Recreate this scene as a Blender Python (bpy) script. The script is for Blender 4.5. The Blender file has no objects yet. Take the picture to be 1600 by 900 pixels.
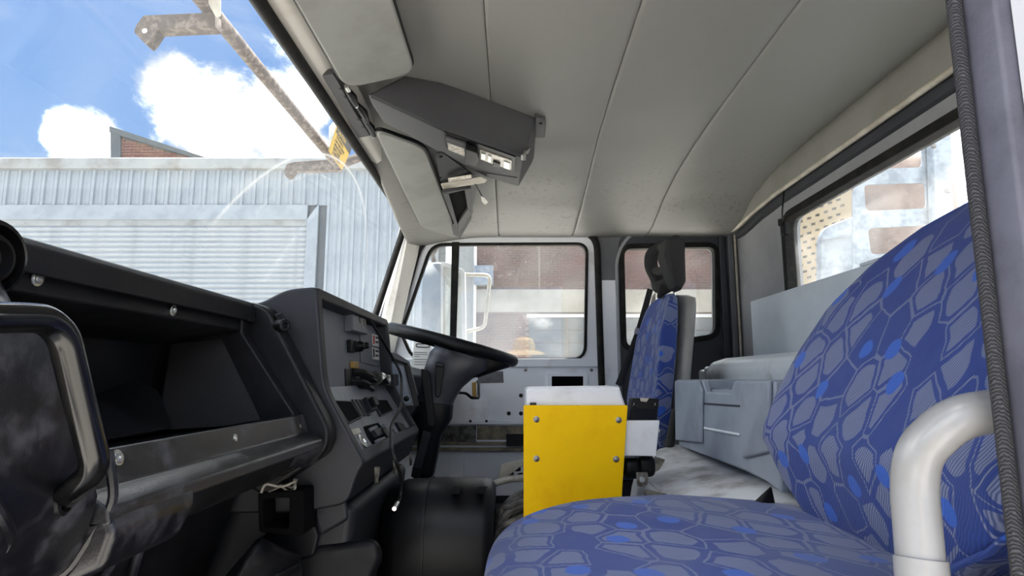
import bpy, bmesh, math, random
from mathutils import Vector as V, Matrix as M
from mathutils.geometry import intersect_line_plane
random.seed(7)
scene = bpy.context.scene
col = scene.collection
# ------------------------------------------------------------------ camera
F = 950.0                                   # focal length in pixels of the 1600x900 frame
PITCH = math.atan(140 / F)
cd = bpy.data.cameras.new('camera'); cam = bpy.data.objects.new('camera', cd); col.objects.link(cam)
cd.sensor_width = 36; cd.lens = 36 * F / 1600; cd.clip_start = .02; cd.clip_end = 500
cam.location = (0, 0, 0); cam.rotation_euler = (math.pi / 2 + PITCH, 0, 0)
scene.camera = cam
vs = scene.view_settings
vs.view_transform = 'Standard'; vs.look = 'None'; vs.gamma = 1; vs.use_curve_mapping = False
vs.exposure = 1.05

def s2l(c):
    r = []
    for x in c[:3]:
        x /= 255.0
        r.append(x / 12.92 if x <= .04045 else ((x + .055) / 1.055) ** 2.4)
    return tuple(r) + (1.0,)

def ray(px, py):
    u = (px - 800) / F; v = (450 - py) / F
    c, s = math.cos(PITCH), math.sin(PITCH)
    return V((u, c - v * s, s + v * c))
def P(px, py, Y): d = ray(px, py); return d * (Y / d.y)
def PX(px, py, X): d = ray(px, py); return d * (X / d.x)
def PZ(px, py, Z): d = ray(px, py); return d * (Z / d.z)
def plane(a, b, c):
    n = (b - a).cross(c - a).normalized()
    if n.dot(a) > 0: n = -n                 # facing the camera side
    return (a, n)
def PP(px, py, pl):
    d = ray(px, py); return d * (pl[0].dot(pl[1]) / d.dot(pl[1]))

# ------------------------------------------------------------------ world and sun
W = bpy.data.worlds.new('sky'); scene.world = W; W.use_nodes = True
nt = W.node_tree; N = nt.nodes; L = nt.links; N.clear()
def nd(t, **k):
    n = N.new(t)
    for a, b in k.items(): setattr(n, a, b)
    return n
def mth(op, a, b=None, c=None, clamp=False):
    n = nd('ShaderNodeMath', operation=op); n.use_clamp = clamp
    for i, x in enumerate((a, b, c)):
        if x is None: continue
        if isinstance(x, (int, float)): n.inputs[i].default_value = x
        else: L.new(x, n.inputs[i])
    return n.outputs[0]
def mixc(f, a, b):
    n = nd('ShaderNodeMix', data_type='RGBA')
    for i, x in ((0, f), (6, a), (7, b)):
        if isinstance(x, (int, float)): n.inputs[i].default_value = x
        elif isinstance(x, tuple): n.inputs[i].default_value = x
        else: L.new(x, n.inputs[i])
    return n.outputs[2]
def mapr(v, a, b, lo=0., hi=1.):
    n = nd('ShaderNodeMapRange', interpolation_type='SMOOTHSTEP')
    L.new(v, n.inputs[0]); n.inputs[1].default_value = a; n.inputs[2].default_value = b
    n.inputs[3].default_value = lo; n.inputs[4].default_value = hi
    return n.outputs[0]
tc = nd('ShaderNodeTexCoord'); dirv = tc.outputs['Generated']
sep = nd('ShaderNodeSeparateXYZ'); L.new(dirv, sep.inputs[0])
el = sep.outputs[2]
base = mixc(mapr(el, .0, .75), s2l((160, 196, 243)), s2l((104, 156, 230)))
def noise(scale, detail, stretch=(1, 1, 1), rough=.55, dist=0., off=(0, 0, 0)):
    mp = nd('ShaderNodeMapping'); mp.inputs['Scale'].default_value = stretch; mp.inputs['Location'].default_value = off
    L.new(dirv, mp.inputs[0])
    n = nd('ShaderNodeTexNoise'); n.inputs['Scale'].default_value = scale; n.inputs['Detail'].default_value = detail
    n.inputs['Roughness'].default_value = rough; n.inputs['Distortion'].default_value = dist
    L.new(mp.outputs[0], n.inputs[0]); return n.outputs[0]
wisp = mapr(noise(2.2, 6, (1.2, 1.2, 4.2), .58, .4), .46, .74)
cum = noise(5.5, 9, (1, 1, 1.2), .62, .15)
cum2 = mapr(noise(1.9, 3, (1, 1, 1.7), off=(3.7, 1.2, .4)), .42, .54)
def blob(px, py, r):
    d = ray(px, py).normalized()
    n = nd('ShaderNodeVectorMath', operation='DISTANCE'); L.new(dirv, n.inputs[0]); n.inputs[1].default_value = d
    return mth('MULTIPLY_ADD', n.outputs['Value'], -1.0 / r, 1.0)
bl = mth('MAXIMUM', mth('MAXIMUM', blob(345, 195, .135), blob(440, 200, .11)), mth('MAXIMUM', blob(140, 215, .058), blob(270, 130, .075)))
bl = mth('MAXIMUM', bl, mth('MULTIPLY_ADD', cum2, .8, -.5))
cl = mapr(mth('ADD', bl, mth('MULTIPLY_ADD', cum, 1.9, -.95)), .10, .42)
skyc = mixc(mth('MULTIPLY', wisp, .6), base, (.85, .92, 1.05, 1))
cshade = mixc(mapr(cum, .36, .62), (.95, .97, 1.0, 1), (7.5, 7.5, 7.4, 1))
skyc = mixc(cl, skyc, cshade)
bg = nd('ShaderNodeBackground'); L.new(skyc, bg.inputs[0]); bg.inputs[1].default_value = 0.54
out = nd('ShaderNodeOutputWorld'); L.new(bg.outputs[0], out.inputs[0])

sd = bpy.data.lights.new('sun', 'SUN'); so = bpy.data.objects.new('sun', sd); col.objects.link(so)
sd.energy = 10.0; sd.angle = .01; sd.color = (1.0, .96, .9)
SUN = V((.30, .14, .94))
so.rotation_euler = SUN.to_track_quat('Z', 'Y').to_euler()

# ------------------------------------------------------------------ materials
def newmat(name):
    global N, L
    m = bpy.data.materials.new(name); m.use_nodes = True
    N = m.node_tree.nodes; L = m.node_tree.links; N.clear()
    o = nd('ShaderNodeOutputMaterial'); b = nd('ShaderNodeBsdfPrincipled'); L.new(b.outputs[0], o.inputs[0])
    return m, b, o
MATS = {}
def mat(name, c1, rough=.5, c2=None, ns=8., lo=.4, hi=.65, metal=0., bump=0., bs=200., rv=0., spec=None, coat=0., detail=5.):
    """two-tone noise-mottled surface with optional fine relief"""
    m, b, o = newmat(name)
    t = nd('ShaderNodeTexCoord').outputs['Object']
    b.inputs['Roughness'].default_value = rough; b.inputs['Metallic'].default_value = metal
    if spec is not None: b.inputs['Specular IOR Level'].default_value = spec
    if coat: b.inputs['Coat Weight'].default_value = coat; b.inputs['Coat Roughness'].default_value = .1
    if c2 is not None:
        n = nd('ShaderNodeTexNoise'); n.inputs['Scale'].default_value = ns; n.inputs['Detail'].default_value = detail
        n.inputs['Roughness'].default_value = .62; L.new(t, n.inputs[0])
        L.new(mixc(mapr(n.outputs[0], lo, hi), s2l(c1), s2l(c2)), b.inputs['Base Color'])
        if rv: L.new(mapr(n.outputs[0], .35, .7, rough - rv, rough + rv), b.inputs['Roughness'])
    else: b.inputs['Base Color'].default_value = s2l(c1)
    if bump:
        n = nd('ShaderNodeTexNoise'); n.inputs['Scale'].default_value = bs; n.inputs['Detail'].default_value = 3; L.new(t, n.inputs[0])
        bp = nd('ShaderNodeBump'); bp.inputs['Strength'].default_value = bump; bp.inputs['Distance'].default_value = .002
        L.new(n.outputs[0], bp.inputs['Height']); L.new(bp.outputs[0], b.inputs['Normal'])
    MATS[name] = m; return m
mat('ceil_vinyl', (128, 127, 122), .6, (118, 117, 110), 3, bump=.25, bs=420)
def ceil_stain():
    m, b, o = newmat('headliner'); t = nd('ShaderNodeTexCoord').outputs['Object']
    n = nd('ShaderNodeTexNoise'); n.inputs['Scale'].default_value = 55; n.inputs['Detail'].default_value = 4; L.new(t, n.inputs[0])
    n2 = nd('ShaderNodeTexNoise'); n2.inputs['Scale'].default_value = 3.2; n2.inputs['Detail'].default_value = 3; L.new(t, n2.inputs[0])
    sp = nd('ShaderNodeSeparateXYZ'); L.new(t, sp.inputs[0])
    far = mapr(sp.outputs[1], .25, .75)      # mildew grows where the lining turns down above the door
    st = mth('MULTIPLY', mth('MULTIPLY', mapr(n.outputs[0], .52, .70), mapr(n2.outputs[0], .35, .6)), mth('MULTIPLY_ADD', far, .38, .03))
    c = mixc(st, s2l((127, 126, 123)), s2l((62, 57, 46)))
    L.new(c, b.inputs['Base Color']); b.inputs['Roughness'].default_value = .5
    n3 = nd('ShaderNodeTexNoise'); n3.inputs['Scale'].default_value = 500; L.new(t, n3.inputs[0])
    bp = nd('ShaderNodeBump'); bp.inputs['Strength'].default_value = .2; bp.inputs['Distance'].default_value = .001
    L.new(n3.outputs[0], bp.inputs['Height']); L.new(bp.outputs[0], b.inputs['Normal']); MATS['headliner'] = m
ceil_stain()
mat('dark_plastic', (11, 11, 14), .5, (18, 18, 22), 9, bump=.15, bs=500, rv=.08, spec=.3)
mat('worn_plastic', (15, 15, 19), .36, (74, 74, 80), 22, .46, .82, bump=.12, bs=500, rv=.08, spec=.5, detail=8)
mat('pod_plastic', (27, 28, 33), .5, (34, 35, 41), 6, bump=.2, bs=600, spec=.4)
mat('panel_grey', (92, 95, 104), .5, (96, 100, 108), 12, bump=.15, bs=500)
mat('panel_lower', (112, 115, 122), .5, (96, 98, 104), 14)
mat('black', (9, 9, 11), .45, spec=.3)
mat('black_matte', (7, 7, 9), .9, spec=.1)
mat('rubber', (20, 20, 20), .7, (38, 36, 33), 20, spec=.2)
mat('gloss_black', (8, 8, 9), .17, (18, 18, 18), 25, spec=.5)
mat('cowl_grey', (58, 60, 68), .38, (66, 68, 76), 6, bump=.15, bs=600)
mat('overhead_grey', (58, 58, 61), .6, (63, 63, 66), 5, bump=.25, bs=600)
mat('visor_grey', (136, 137, 134), .65, (126, 126, 122), 6, bump=.2, bs=500)
mat('white_paint', (206, 208, 212), .4, (180, 178, 172), 7, .55, .8)
mat('door_paint', (238, 240, 244), .42, (176, 170, 160), 6, .55, .85)
mat('door_inner', (236, 238, 242), .42, (200, 194, 186), 5, .56, .8)
mat('pillar_white', (228, 224, 216), .5, (198, 190, 178), 9, .5, .8)
mat('side_vinyl', (96, 97, 101), .6, (86, 87, 91), 5, bump=.25, bs=500)
mat('dark_vinyl', (52, 54, 61), .6, (45, 47, 54), 5, bump=.25, bs=500)
mat('back_vinyl', (146, 147, 150), .6, (136, 137, 140), 6, bump=.25, bs=500)
mat('light_trim', (186, 180, 166), .5, (160, 152, 138), 12)
mat('storage_grey', (146, 155, 168), .5, (130, 138, 152), 7, bump=.3, bs=700)
mat('box_grey', (222, 229, 236), .5, (212, 219, 226), 4)
mat('bunk_grey', (204, 209, 214), .5, (166, 168, 168), 9, .5, .75)
mat('mat_grey', (204, 206, 211), .6, (138, 136, 132), 9, .4, .72, bump=.2, bs=90)
mat('yellow', (250, 200, 0), .6, (238, 182, 0), 7, .45, .75, spec=.15)
mat('white_box', (232, 234, 238), .4, (214, 214, 216), 12, .5, .8)
mat('chrome', (205, 205, 200), .28, metal=.9)
mat('steel', (150, 146, 140), .4, (90, 84, 76), 30, metal=.7)
mat('dull_metal', (120, 118, 112), .5, (70, 64, 58), 22, metal=.3)
mat('rust_tube', (84, 74, 70), .8, (124, 112, 104), 40, .45, .65)
mat('rail_white', (150, 150, 151), .28, (140, 139, 137), 8, coat=.3)
mat('jamb_grey', (92, 92, 104), .5, (76, 76, 87), 12, .4, .7, bump=.25, bs=140)
mat('insulation', (150, 138, 112), .7, (108, 100, 86), 18, .4, .65)
mat('duct_tape', (104, 104, 108), .45, (84, 84, 88), 30)
mat('shell_grey', (150, 148, 144), .45, (130, 128, 124), 6)
mat('head_foam', (34, 33, 34), .85, bump=.4, bs=500)
mat('strap', (26, 26, 29), .7, bump=.5, bs=700)
mat('hose', (58, 57, 56), .6, (96, 92, 86), 40)
mat('hose_pale', (150, 146, 136), .6, (110, 104, 96), 30)
mat('paper', (226, 224, 216), .7)
mat('ink', (24, 24, 26), .7)
mat('ink_red', (190, 50, 40), .7)
mat('sign_yellow', (158, 126, 24), .6)
mat('brass', (150, 120, 60), .45, metal=.3)
mat('wall_sheet', (138, 147, 156), .7, (124, 133, 143), 2.2, .4, .7)
mat('flashing', (134, 143, 152), .7, (122, 130, 140), 3)
mat('roller', (142, 149, 156), .7, (120, 127, 134), 3, .45, .75)
mat('gutter', (134, 139, 143), .7, (110, 110, 110), 2, .45, .7)
mat('brick_red', (96, 66, 64), .9, (74, 52, 52), .8, .35, .65)
mat('brick_gable', (138, 98, 84), .9, (112, 76, 64), 2)
mat('mortar', (116, 104, 98), .9)
mat('concrete', (160, 157, 149), .9, (146, 141, 132), 1.2)
mat('ground', (198, 194, 186), .9, (182, 178, 170), .5)
mat('fascia', (88, 94, 96), .7, (76, 82, 84), 2)
mat('shutter_grey', (80, 87, 94), .7, (70, 77, 84), .8)
mat('galv', (176, 186, 194), .45, (132, 142, 152), 14, .4, .66, metal=.25)
mat('cream', (178, 160, 128), .8, (182, 162, 128), 3)
mat('rusty', (138, 116, 104), .8, (112, 92, 82), 8)
mat('roof_sheet', (150, 154, 156), .6, (128, 132, 134), 1)
mat('mirror_shell', (138, 152, 168), .5, (116, 130, 148), 8)
mat('hat', (196, 172, 128), .8, (170, 146, 104), 30)
mat('skin', (190, 140, 112), .6); mat('shirt', (226, 220, 208), .8)
mat('lens', (206, 200, 188), .25, (170, 160, 146), 60)
mat('floor_mat', (34, 34, 36), .7, (48, 47, 46), 8)

def weave_mat():
    m, b, o = newmat('woven'); t = nd('ShaderNodeTexCoord').outputs['Object']
    w = nd('ShaderNodeTexWave', wave_type='BANDS', bands_direction='DIAGONAL'); w.inputs['Scale'].default_value = 190; w.inputs['Distortion'].default_value = 4
    w.inputs['Detail'].default_value = 1; L.new(t, w.inputs[0])
    L.new(mixc(w.outputs[1], s2l((24, 24, 27)), s2l((72, 72, 78))), b.inputs['Base Color']); b.inputs['Roughness'].default_value = .8
    bp = nd('ShaderNodeBump'); bp.inputs['Strength'].default_value = .8; bp.inputs['Distance'].default_value = .002
    L.new(w.outputs[1], bp.inputs['Height']); L.new(bp.outputs[0], b.inputs['Normal']); MATS['woven'] = m
weave_mat()

def fabric(name, ua, va, size=.075, fade=0.):
    """blue moquette: dark hexagon outlines, grey woven cells, bright blue spots"""
    m, b, o = newmat(name); t = nd('ShaderNodeTexCoord').outputs['Object']
    cx = nd('ShaderNodeCombineXYZ')
    for k, a in enumerate((ua, va)):
        d = nd('ShaderNodeVectorMath', operation='DOT_PRODUCT'); L.new(t, d.inputs[0]); d.inputs[1].default_value = a
        L.new(d.outputs['Value'], cx.inputs[k])
    wob = nd('ShaderNodeTexNoise'); wob.inputs['Scale'].default_value = 28; wob.inputs['Detail'].default_value = 1; L.new(cx.outputs[0], wob.inputs[0])
    wv_ = nd('ShaderNodeVectorMath', operation='SCALE'); L.new(wob.outputs['Color'], wv_.inputs[0]); wv_.inputs['Scale'].default_value = .012
    wa = nd('ShaderNodeVectorMath', operation='ADD'); L.new(cx.outputs[0], wa.inputs[0]); L.new(wv_.outputs[0], wa.inputs[1])
    vec = wa.outputs[0]
    def vor(feature, scale, rnd, stretch=(1, 1, 1), rot=0., off=(0, 0, 0)):
        mp = nd('ShaderNodeMapping'); mp.inputs['Scale'].default_value = stretch; mp.inputs['Rotation'].default_value = (0, 0, rot); mp.inputs['Location'].default_value = off
        L.new(vec, mp.inputs[0])
        v = nd('ShaderNodeTexVoronoi', voronoi_dimensions='2D', feature=feature); v.inputs['Scale'].default_value = scale; v.inputs['Randomness'].default_value = rnd
        L.new(mp.outputs[0], v.inputs['Vector']); return v
    S = 1 / size
    ed = vor('DISTANCE_TO_EDGE', S, .62, (1, .8, 1), .5); f1 = vor('F1', S, .62, (1, .8, 1), .5)
    cs = nd('ShaderNodeSeparateColor'); L.new(f1.outputs['Color'], cs.inputs[0])
    inner = mth('MULTIPLY', mapr(ed.outputs['Distance'], .125, .145), mapr(f1.outputs['Distance'], .50, .47))
    grid = mapr(ed.outputs['Distance'], .035, .055)
    greycell = mth('GREATER_THAN', cs.outputs[0], .36)
    # woven hatch
    wv = nd('ShaderNodeTexWave', wave_type='BANDS', bands_direction='DIAGONAL'); wv.inputs['Scale'].default_value = 105; L.new(vec, wv.inputs[0])
    navy = s2l((28, 60, 136)); deep = s2l((22, 49, 120)); grey = mixc(wv.outputs[1], s2l((62, 76, 122)), s2l((124, 132, 164)))
    c = mixc(mth('MULTIPLY', inner, greycell), mixc(wv.outputs[1], deep, navy), grey)
    thin = mth('SUBTRACT', 1., grid); c = mixc(mth('MULTIPLY', thin, mth('LESS_THAN', cs.outputs[1], .55)), c, grey)
    sp = vor('F1', S * .62, .55, (1, .85, 1), .2, (.13, .31, 0)); c2 = nd('ShaderNodeSeparateColor'); L.new(sp.outputs['Color'], c2.inputs[0])
    spot = mth('MULTIPLY', mapr(sp.outputs['Distance'], .17, .145), mth('GREATER_THAN', c2.outputs[2], .25))
    c = mixc(spot, c, mixc(wv.outputs[1], s2l((28, 78, 172)), s2l((46, 98, 192))))
    n = nd('ShaderNodeTexNoise'); n.inputs['Scale'].default_value = 7; n.inputs['Detail'].default_value = 4; L.new(t, n.inputs[0])
    c = mixc(mth('MULTIPLY', mapr(n.outputs[0], .4, .7), .14 + fade), c, s2l((84, 94, 118)))
    L.new(c, b.inputs['Base Color']); b.inputs['Roughness'].default_value = .85
    b.inputs['Sheen Weight'].default_value = .15
    bp = nd('ShaderNodeBump'); bp.inputs['Strength'].default_value = .35; bp.inputs['Distance'].default_value = .001
    L.new(wv.outputs[1], bp.inputs['Height']); L.new(bp.outputs[0], b.inputs['Normal'])
    MATS[name] = m
fabric('fabric_back', (.75, 1, -.375), (0, .25, 1.1), .056)
fabric('fabric_seat', (1, .2, .5), (0, 1, .8), .06, .3)

def glass(name, haze=.06, arcs=None, hc=(235, 235, 230), refl=.05, speck=0.):
    m = bpy.data.materials.new(name); m.use_nodes = True
    global N, L
    N = m.node_tree.nodes; L = m.node_tree.links; N.clear()
    o = nd('ShaderNodeOutputMaterial'); t = nd('ShaderNodeTexCoord').outputs['Object']
    tr = nd('ShaderNodeBsdfTransparent'); tr.inputs[0].default_value = (.97, .985, .98, 1)
    gl = nd('ShaderNodeBsdfGlossy'); gl.inputs['Roughness'].default_value = .02
    df = nd('ShaderNodeBsdfDiffuse'); df.inputs[0].default_value = s2l(hc)
    tl = nd('ShaderNodeBsdfTranslucent'); tl.inputs[0].default_value = s2l(hc)
    a0 = nd('ShaderNodeMixShader'); a0.inputs[0].default_value = .6; L.new(df.outputs[0], a0.inputs[1]); L.new(tl.outputs[0], a0.inputs[2])
    n = nd('ShaderNodeTexNoise'); n.inputs['Scale'].default_value = 4; n.inputs['Detail'].default_value = 6; L.new(t, n.inputs[0])
    f = mapr(n.outputs[0], .35, .7, haze * .5, haze * 1.5)
    if speck:
        n2 = nd('ShaderNodeTexNoise'); n2.inputs['Scale'].default_value = 70; n2.inputs['Detail'].default_value = 2; L.new(t, n2.inputs[0])
        f = mth('ADD', f, mapr(n2.outputs[0], .68, .74, 0, speck))
    for (c, r, w, s, zmin) in arcs or ():
        d = nd('ShaderNodeVectorMath', operation='DISTANCE'); L.new(t, d.inputs[0]); d.inputs[1].default_value = c
        e = mth('ABSOLUTE', mth('SUBTRACT', d.outputs['Value'], r))
        sz = nd('ShaderNodeSeparateXYZ'); L.new(t, sz.inputs[0])
        f = mth('ADD', f, mth('MULTIPLY', mapr(e, 0, w, s, 0), mapr(sz.outputs[2], zmin, zmin + .1)))
    a1 = nd('ShaderNodeMixShader'); L.new(f, a1.inputs[0]); L.new(tr.outputs[0], a1.inputs[1]); L.new(a0.outputs[0], a1.inputs[2])
    a2 = nd('ShaderNodeMixShader'); a2.inputs[0].default_value = refl; L.new(a1.outputs[0], a2.inputs[1]); L.new(gl.outputs[0], a2.inputs[2])
    L.new(a2.outputs[0], o.inputs[0]); MATS[name] = m

# ------------------------------------------------------------------ geometry helpers
WM = {}
def fin(o, parent, label, cat, group, kind):
    if parent is not None:
        o.parent = parent; o.matrix_parent_inverse = WM[parent].inverted()
    if label: o['label'] = label
    if cat: o['category'] = cat
    if group: o['group'] = group
    if kind: o['kind'] = kind
def empty(name, loc, label=None, cat=None, group=None, kind=None):
    o = bpy.data.objects.new(name, None); col.objects.link(o); o.empty_display_size = .05
    o.location = loc; WM[o] = M.Translation(V(loc)); fin(o, None, label, cat, group, kind); return o
def inst(name, me, loc, parent=None, rot=None, label=None, cat=None, group=None, kind=None, like=None):
    o = bpy.data.objects.new(name, me); col.objects.link(o); o.location = loc
    if rot is not None: o.rotation_euler = rot
    WM[o] = M.Translation(V(loc))
    if like is not None:
        for md in like.modifiers:
            n = o.modifiers.new(md.name, md.type)
            for k in ('width', 'segments', 'limit_method', 'angle_limit'): setattr(n, k, getattr(md, k))
    fin(o, parent, label, cat, group, kind); return o
def mk(name, geo, m, parent=None, bev=0., seg=2, label=None, cat=None, group=None, kind=None, ang=40, sub=0):
    vs_, fs = geo
    lo = V((min(v[i] for v in vs_) for i in range(3))); hi = V((max(v[i] for v in vs_) for i in range(3)))
    c = (lo + hi) / 2
    me = bpy.data.meshes.new(name); me.from_pydata([V(v) - c for v in vs_], [], fs)
    bm = bmesh.new(); bm.from_mesh(me); bmesh.ops.recalc_face_normals(bm, faces=bm.faces); bm.to_mesh(me); bm.free()
    me.materials.append(MATS[m])
    me.shade_smooth()
    if not sub: me.set_sharp_from_angle(angle=math.radians(ang))
    o = bpy.data.objects.new(name, me); col.objects.link(o); o.location = c; WM[o] = M.Translation(c)
    if sub: s = o.modifiers.new('sub', 'SUBSURF'); s.levels = sub; s.render_levels = sub
    if bev:
        b = o.modifiers.new('bevel', 'BEVEL'); b.width = bev; b.segments = seg; b.limit_method = 'ANGLE'; b.angle_limit = math.radians(30)
        b.harden_normals = True
    fin(o, parent, label, cat, group, kind); return o
def join(*gs):
    vs_, fs = [], []
    for g in gs:
        k = len(vs_); vs_ += list(g[0]); fs += [tuple(i + k for i in f) for f in g[1]]
    return vs_, fs
def box(lo, hi):
    x0, y0, z0 = lo; x1, y1, z1 = hi
    v = [V(p) for p in ((x0, y0, z0), (x1, y0, z0), (x1, y1, z0), (x0, y1, z0), (x0, y0, z1), (x1, y0, z1), (x1, y1, z1), (x0, y1, z1))]
    return v, [(0, 3, 2, 1), (4, 5, 6, 7), (0, 1, 5, 4), (1, 2, 6, 5), (2, 3, 7, 6), (3, 0, 4, 7)]
def ext(pts, vec):
    pts = [V(p) for p in pts]; n = len(pts); vec = V(vec)
    return pts + [p + vec for p in pts], [tuple(range(n)), tuple(range(2 * n - 1, n - 1, -1))] + [(i, (i + 1) % n, n + (i + 1) % n, n + i) for i in range(n)]
def hull(pts):
    bm = bmesh.new()
    for p in pts: bm.verts.new(p)
    r = bmesh.ops.convex_hull(bm, input=bm.verts[:])
    bmesh.ops.delete(bm, geom=[v for v in bm.verts if not v.link_faces], context='VERTS')
    bmesh.ops.dissolve_limit(bm, angle_limit=.02, verts=bm.verts[:], edges=bm.edges[:])
    bm.verts.index_update()
    g = ([v.co.copy() for v in bm.verts], [tuple(v.index for v in f.verts) for f in bm.faces]); bm.free(); return g
def fillet(pts, r, n=4, closed=True):
    """round the corners of a polyline (any dimension handled as 3D)"""
    pts = [V(p) for p in pts]; out = []; k = len(pts)
    rs = r if isinstance(r, (list, tuple)) else [r] * k
    for i, p in enumerate(pts):
        if not closed and i in (0, k - 1): out.append(p); continue
        a = pts[i - 1] - p; b = pts[(i + 1) % k] - p
        d = min(rs[i], a.length * .48, b.length * .48)
        if d < 1e-6: out.append(p); continue
        A = p + a.normalized() * d; B = p + b.normalized() * d
        for j in range(n + 1):
            t = j / n; out.append(A * (1 - t) ** 2 + p * 2 * t * (1 - t) + B * t * t)
    return out
def tube(path, r, n=12, closed=False, flat=1.0):
    path = [V(p) for p in path]; k = len(path); rs = r if isinstance(r, (list, tuple)) else [r] * k
    vs_, fs = [], []; up = None
    for i, p in enumerate(path):
        if closed: t = path[(i + 1) % k] - path[i - 1]
        else: t = path[min(i + 1, k - 1)] - path[max(i - 1, 0)]
        t.normalize()
        if up is None: up = V((0, 0, 1)) if abs(t.z) < .9 else V((0, 1, 0))
        s = t.cross(up).normalized(); up = s.cross(t).normalized()
        for j in range(n):
            a = 2 * math.pi * j / n; vs_.append(p + (s * math.cos(a) + up * math.sin(a) * flat) * rs[i])
    for i in range(k if closed else k - 1):
        for j in range(n):
            a, b = i * n + j, i * n + (j + 1) % n; c = ((i + 1) % k) * n; fs.append((a, b, c + (j + 1) % n, c + j))
    if not closed: fs += [tuple(range(n - 1, -1, -1)), tuple(range((k - 1) * n, k * n))]
    return vs_, fs
def loft(rings):
    n = len(rings[0]); vs_ = [V(p) for r in rings for p in r]; fs = []
    for i in range(len(rings) - 1):
        for j in range(n): fs.append((i * n + j, i * n + (j + 1) % n, (i + 1) * n + (j + 1) % n, (i + 1) * n + j))
    fs += [tuple(range(n - 1, -1, -1)), tuple(range((len(rings) - 1) * n, len(rings) * n))]
    return vs_, fs
def lathe(prof, o, ax, n=20):
    ax = V(ax).normalized(); s = ax.orthogonal().normalized(); u = ax.cross(s); o = V(o)
    return loft([[o + ax * h + (s * math.cos(2 * math.pi * j / n) + u * math.sin(2 * math.pi * j / n)) * max(r, 1e-4) for j in range(n)] for r, h in prof])
def cyl(a, b, r, n=16): a = V(a); b = V(b); return lathe([(r, 0), (r, (b - a).length)], a, b - a, n)
def plate(outer, holes, o, U, Vv, th):
    """flat sheet with holes; outlines are (u, v) pairs in the frame o, U, Vv; th is its thickness"""
    cu = bpy.data.curves.new('c', 'CURVE'); cu.dimensions = '2D'; cu.fill_mode = 'BOTH'; cu.extrude = th / 2
    for loop in [outer] + list(holes):
        s = cu.splines.new('POLY'); s.points.add(len(loop) - 1); s.use_cyclic_u = True
        for q, p in zip(s.points, loop): q.co = (p[0], p[1], 0, 1)
    ob = bpy.data.objects.new('c', cu); col.objects.link(ob)
    dg = bpy.context.evaluated_depsgraph_get(); me = bpy.data.meshes.new_from_object(ob.evaluated_get(dg))
    o, U, Vv = V(o), V(U).normalized(), V(Vv).normalized(); Wv = U.cross(Vv)
    g = ([o + U * v.co.x + Vv * v.co.y + Wv * v.co.z for v in me.vertices], [tuple(p.vertices) for p in me.polygons])
    bpy.data.objects.remove(ob); bpy.data.curves.remove(cu); bpy.data.meshes.remove(me); return g
def text(s, o, U, Vv, size, th=.0008, align='LEFT', bold=0.):
    cu = bpy.data.curves.new('t', 'FONT'); cu.body = s; cu.size = size; cu.extrude = th / 2; cu.align_x = align; cu.offset = bold; cu.resolution_u = 3
    ob = bpy.data.objects.new('t', cu); col.objects.link(ob)
    dg = bpy.context.evaluated_depsgraph_get(); me = bpy.data.meshes.new_from_object(ob.evaluated_get(dg))
    o, U, Vv = V(o), V(U).normalized(), V(Vv).normalized(); Wv = U.cross(Vv)
    g = ([o + U * v.co.x + Vv * v.co.y + Wv * v.co.z for v in me.vertices], [tuple(p.vertices) for p in me.polygons])
    bpy.data.objects.remove(ob); bpy.data.curves.remove(cu); bpy.data.meshes.remove(me); return g
def px2(pts, Y): return [(P(x, y, Y).x, P(x, y, Y).z) for x, y in pts]     # outline on a plane Y = const -> (x, z)
def r2(pts, r, n=5): return [(p.x, p.y) for p in fillet([(a, b, 0) for a, b in pts], r, n)]
def offs(pts, d):
    """inset (d>0) a roughly convex closed 2D outline"""
    c = V((sum(p[0] for p in pts) / len(pts), sum(p[1] for p in pts) / len(pts))); out = []; k = len(pts)
    for i in range(k):
        a, b = V(pts[i - 1]), V(pts[(i + 1) % k]); t = (b - a); 
        if t.length < 1e-9: out.append(tuple(pts[i])); continue
        n = V((-t.y, t.x)).normalized(); q = V(pts[i])
        if n.dot(c - q) < 0: n = -n
        out.append(tuple(q + n * d))
    return out
def decal(pts, pl, th=.004, lift=0., r=0.):
    q = [PP(x, y, pl) + pl[1] * lift for x, y in pts]
    if r: q = fillet(q, r, 3)
    return ext(q, pl[1] * th)
def ring(outer, inner, y0, y1):
    """closed band between two equal-length outlines (x, z), from y0 to y1"""
    n = len(outer); vs_ = [V((p[0], y, p[1])) for y in (y0, y1) for loop in (outer, inner) for p in loop]; fs = []
    for i in range(n):
        j = (i + 1) % n
        fs += [(i, j, n + j, n + i), (2 * n + i, 3 * n + i, 3 * n + j, 2 * n + j), (i, 2 * n + i, 2 * n + j, j), (n + i, n + j, 3 * n + j, 3 * n + i)]
    return vs_, fs
def sgnp(x, e): return math.copysign(abs(x) ** e, x)
def superell(c, a, e1, e2, fn=None, nu=56, nv=28):
    """soft cushion: superellipsoid, z is the axis; fn moves each point"""
    rings = []
    for i in range(nv + 1):
        ph = -math.pi / 2 + math.pi * i / nv; ph = max(-1.5707, min(1.5707, ph)); r = []
        for j in range(nu):
            th = 2 * math.pi * j / nu
            p = V((sgnp(math.cos(ph), e1) * sgnp(math.cos(th), e2), sgnp(math.cos(ph), e1) * sgnp(math.sin(th), e2), sgnp(math.sin(ph), e1)))
            q = V((p.x * a[0], p.y * a[1], p.z * a[2])) + V(c)
            r.append(fn(p, q) if fn else q)
        rings.append(r)
    return loft(rings)
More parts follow.
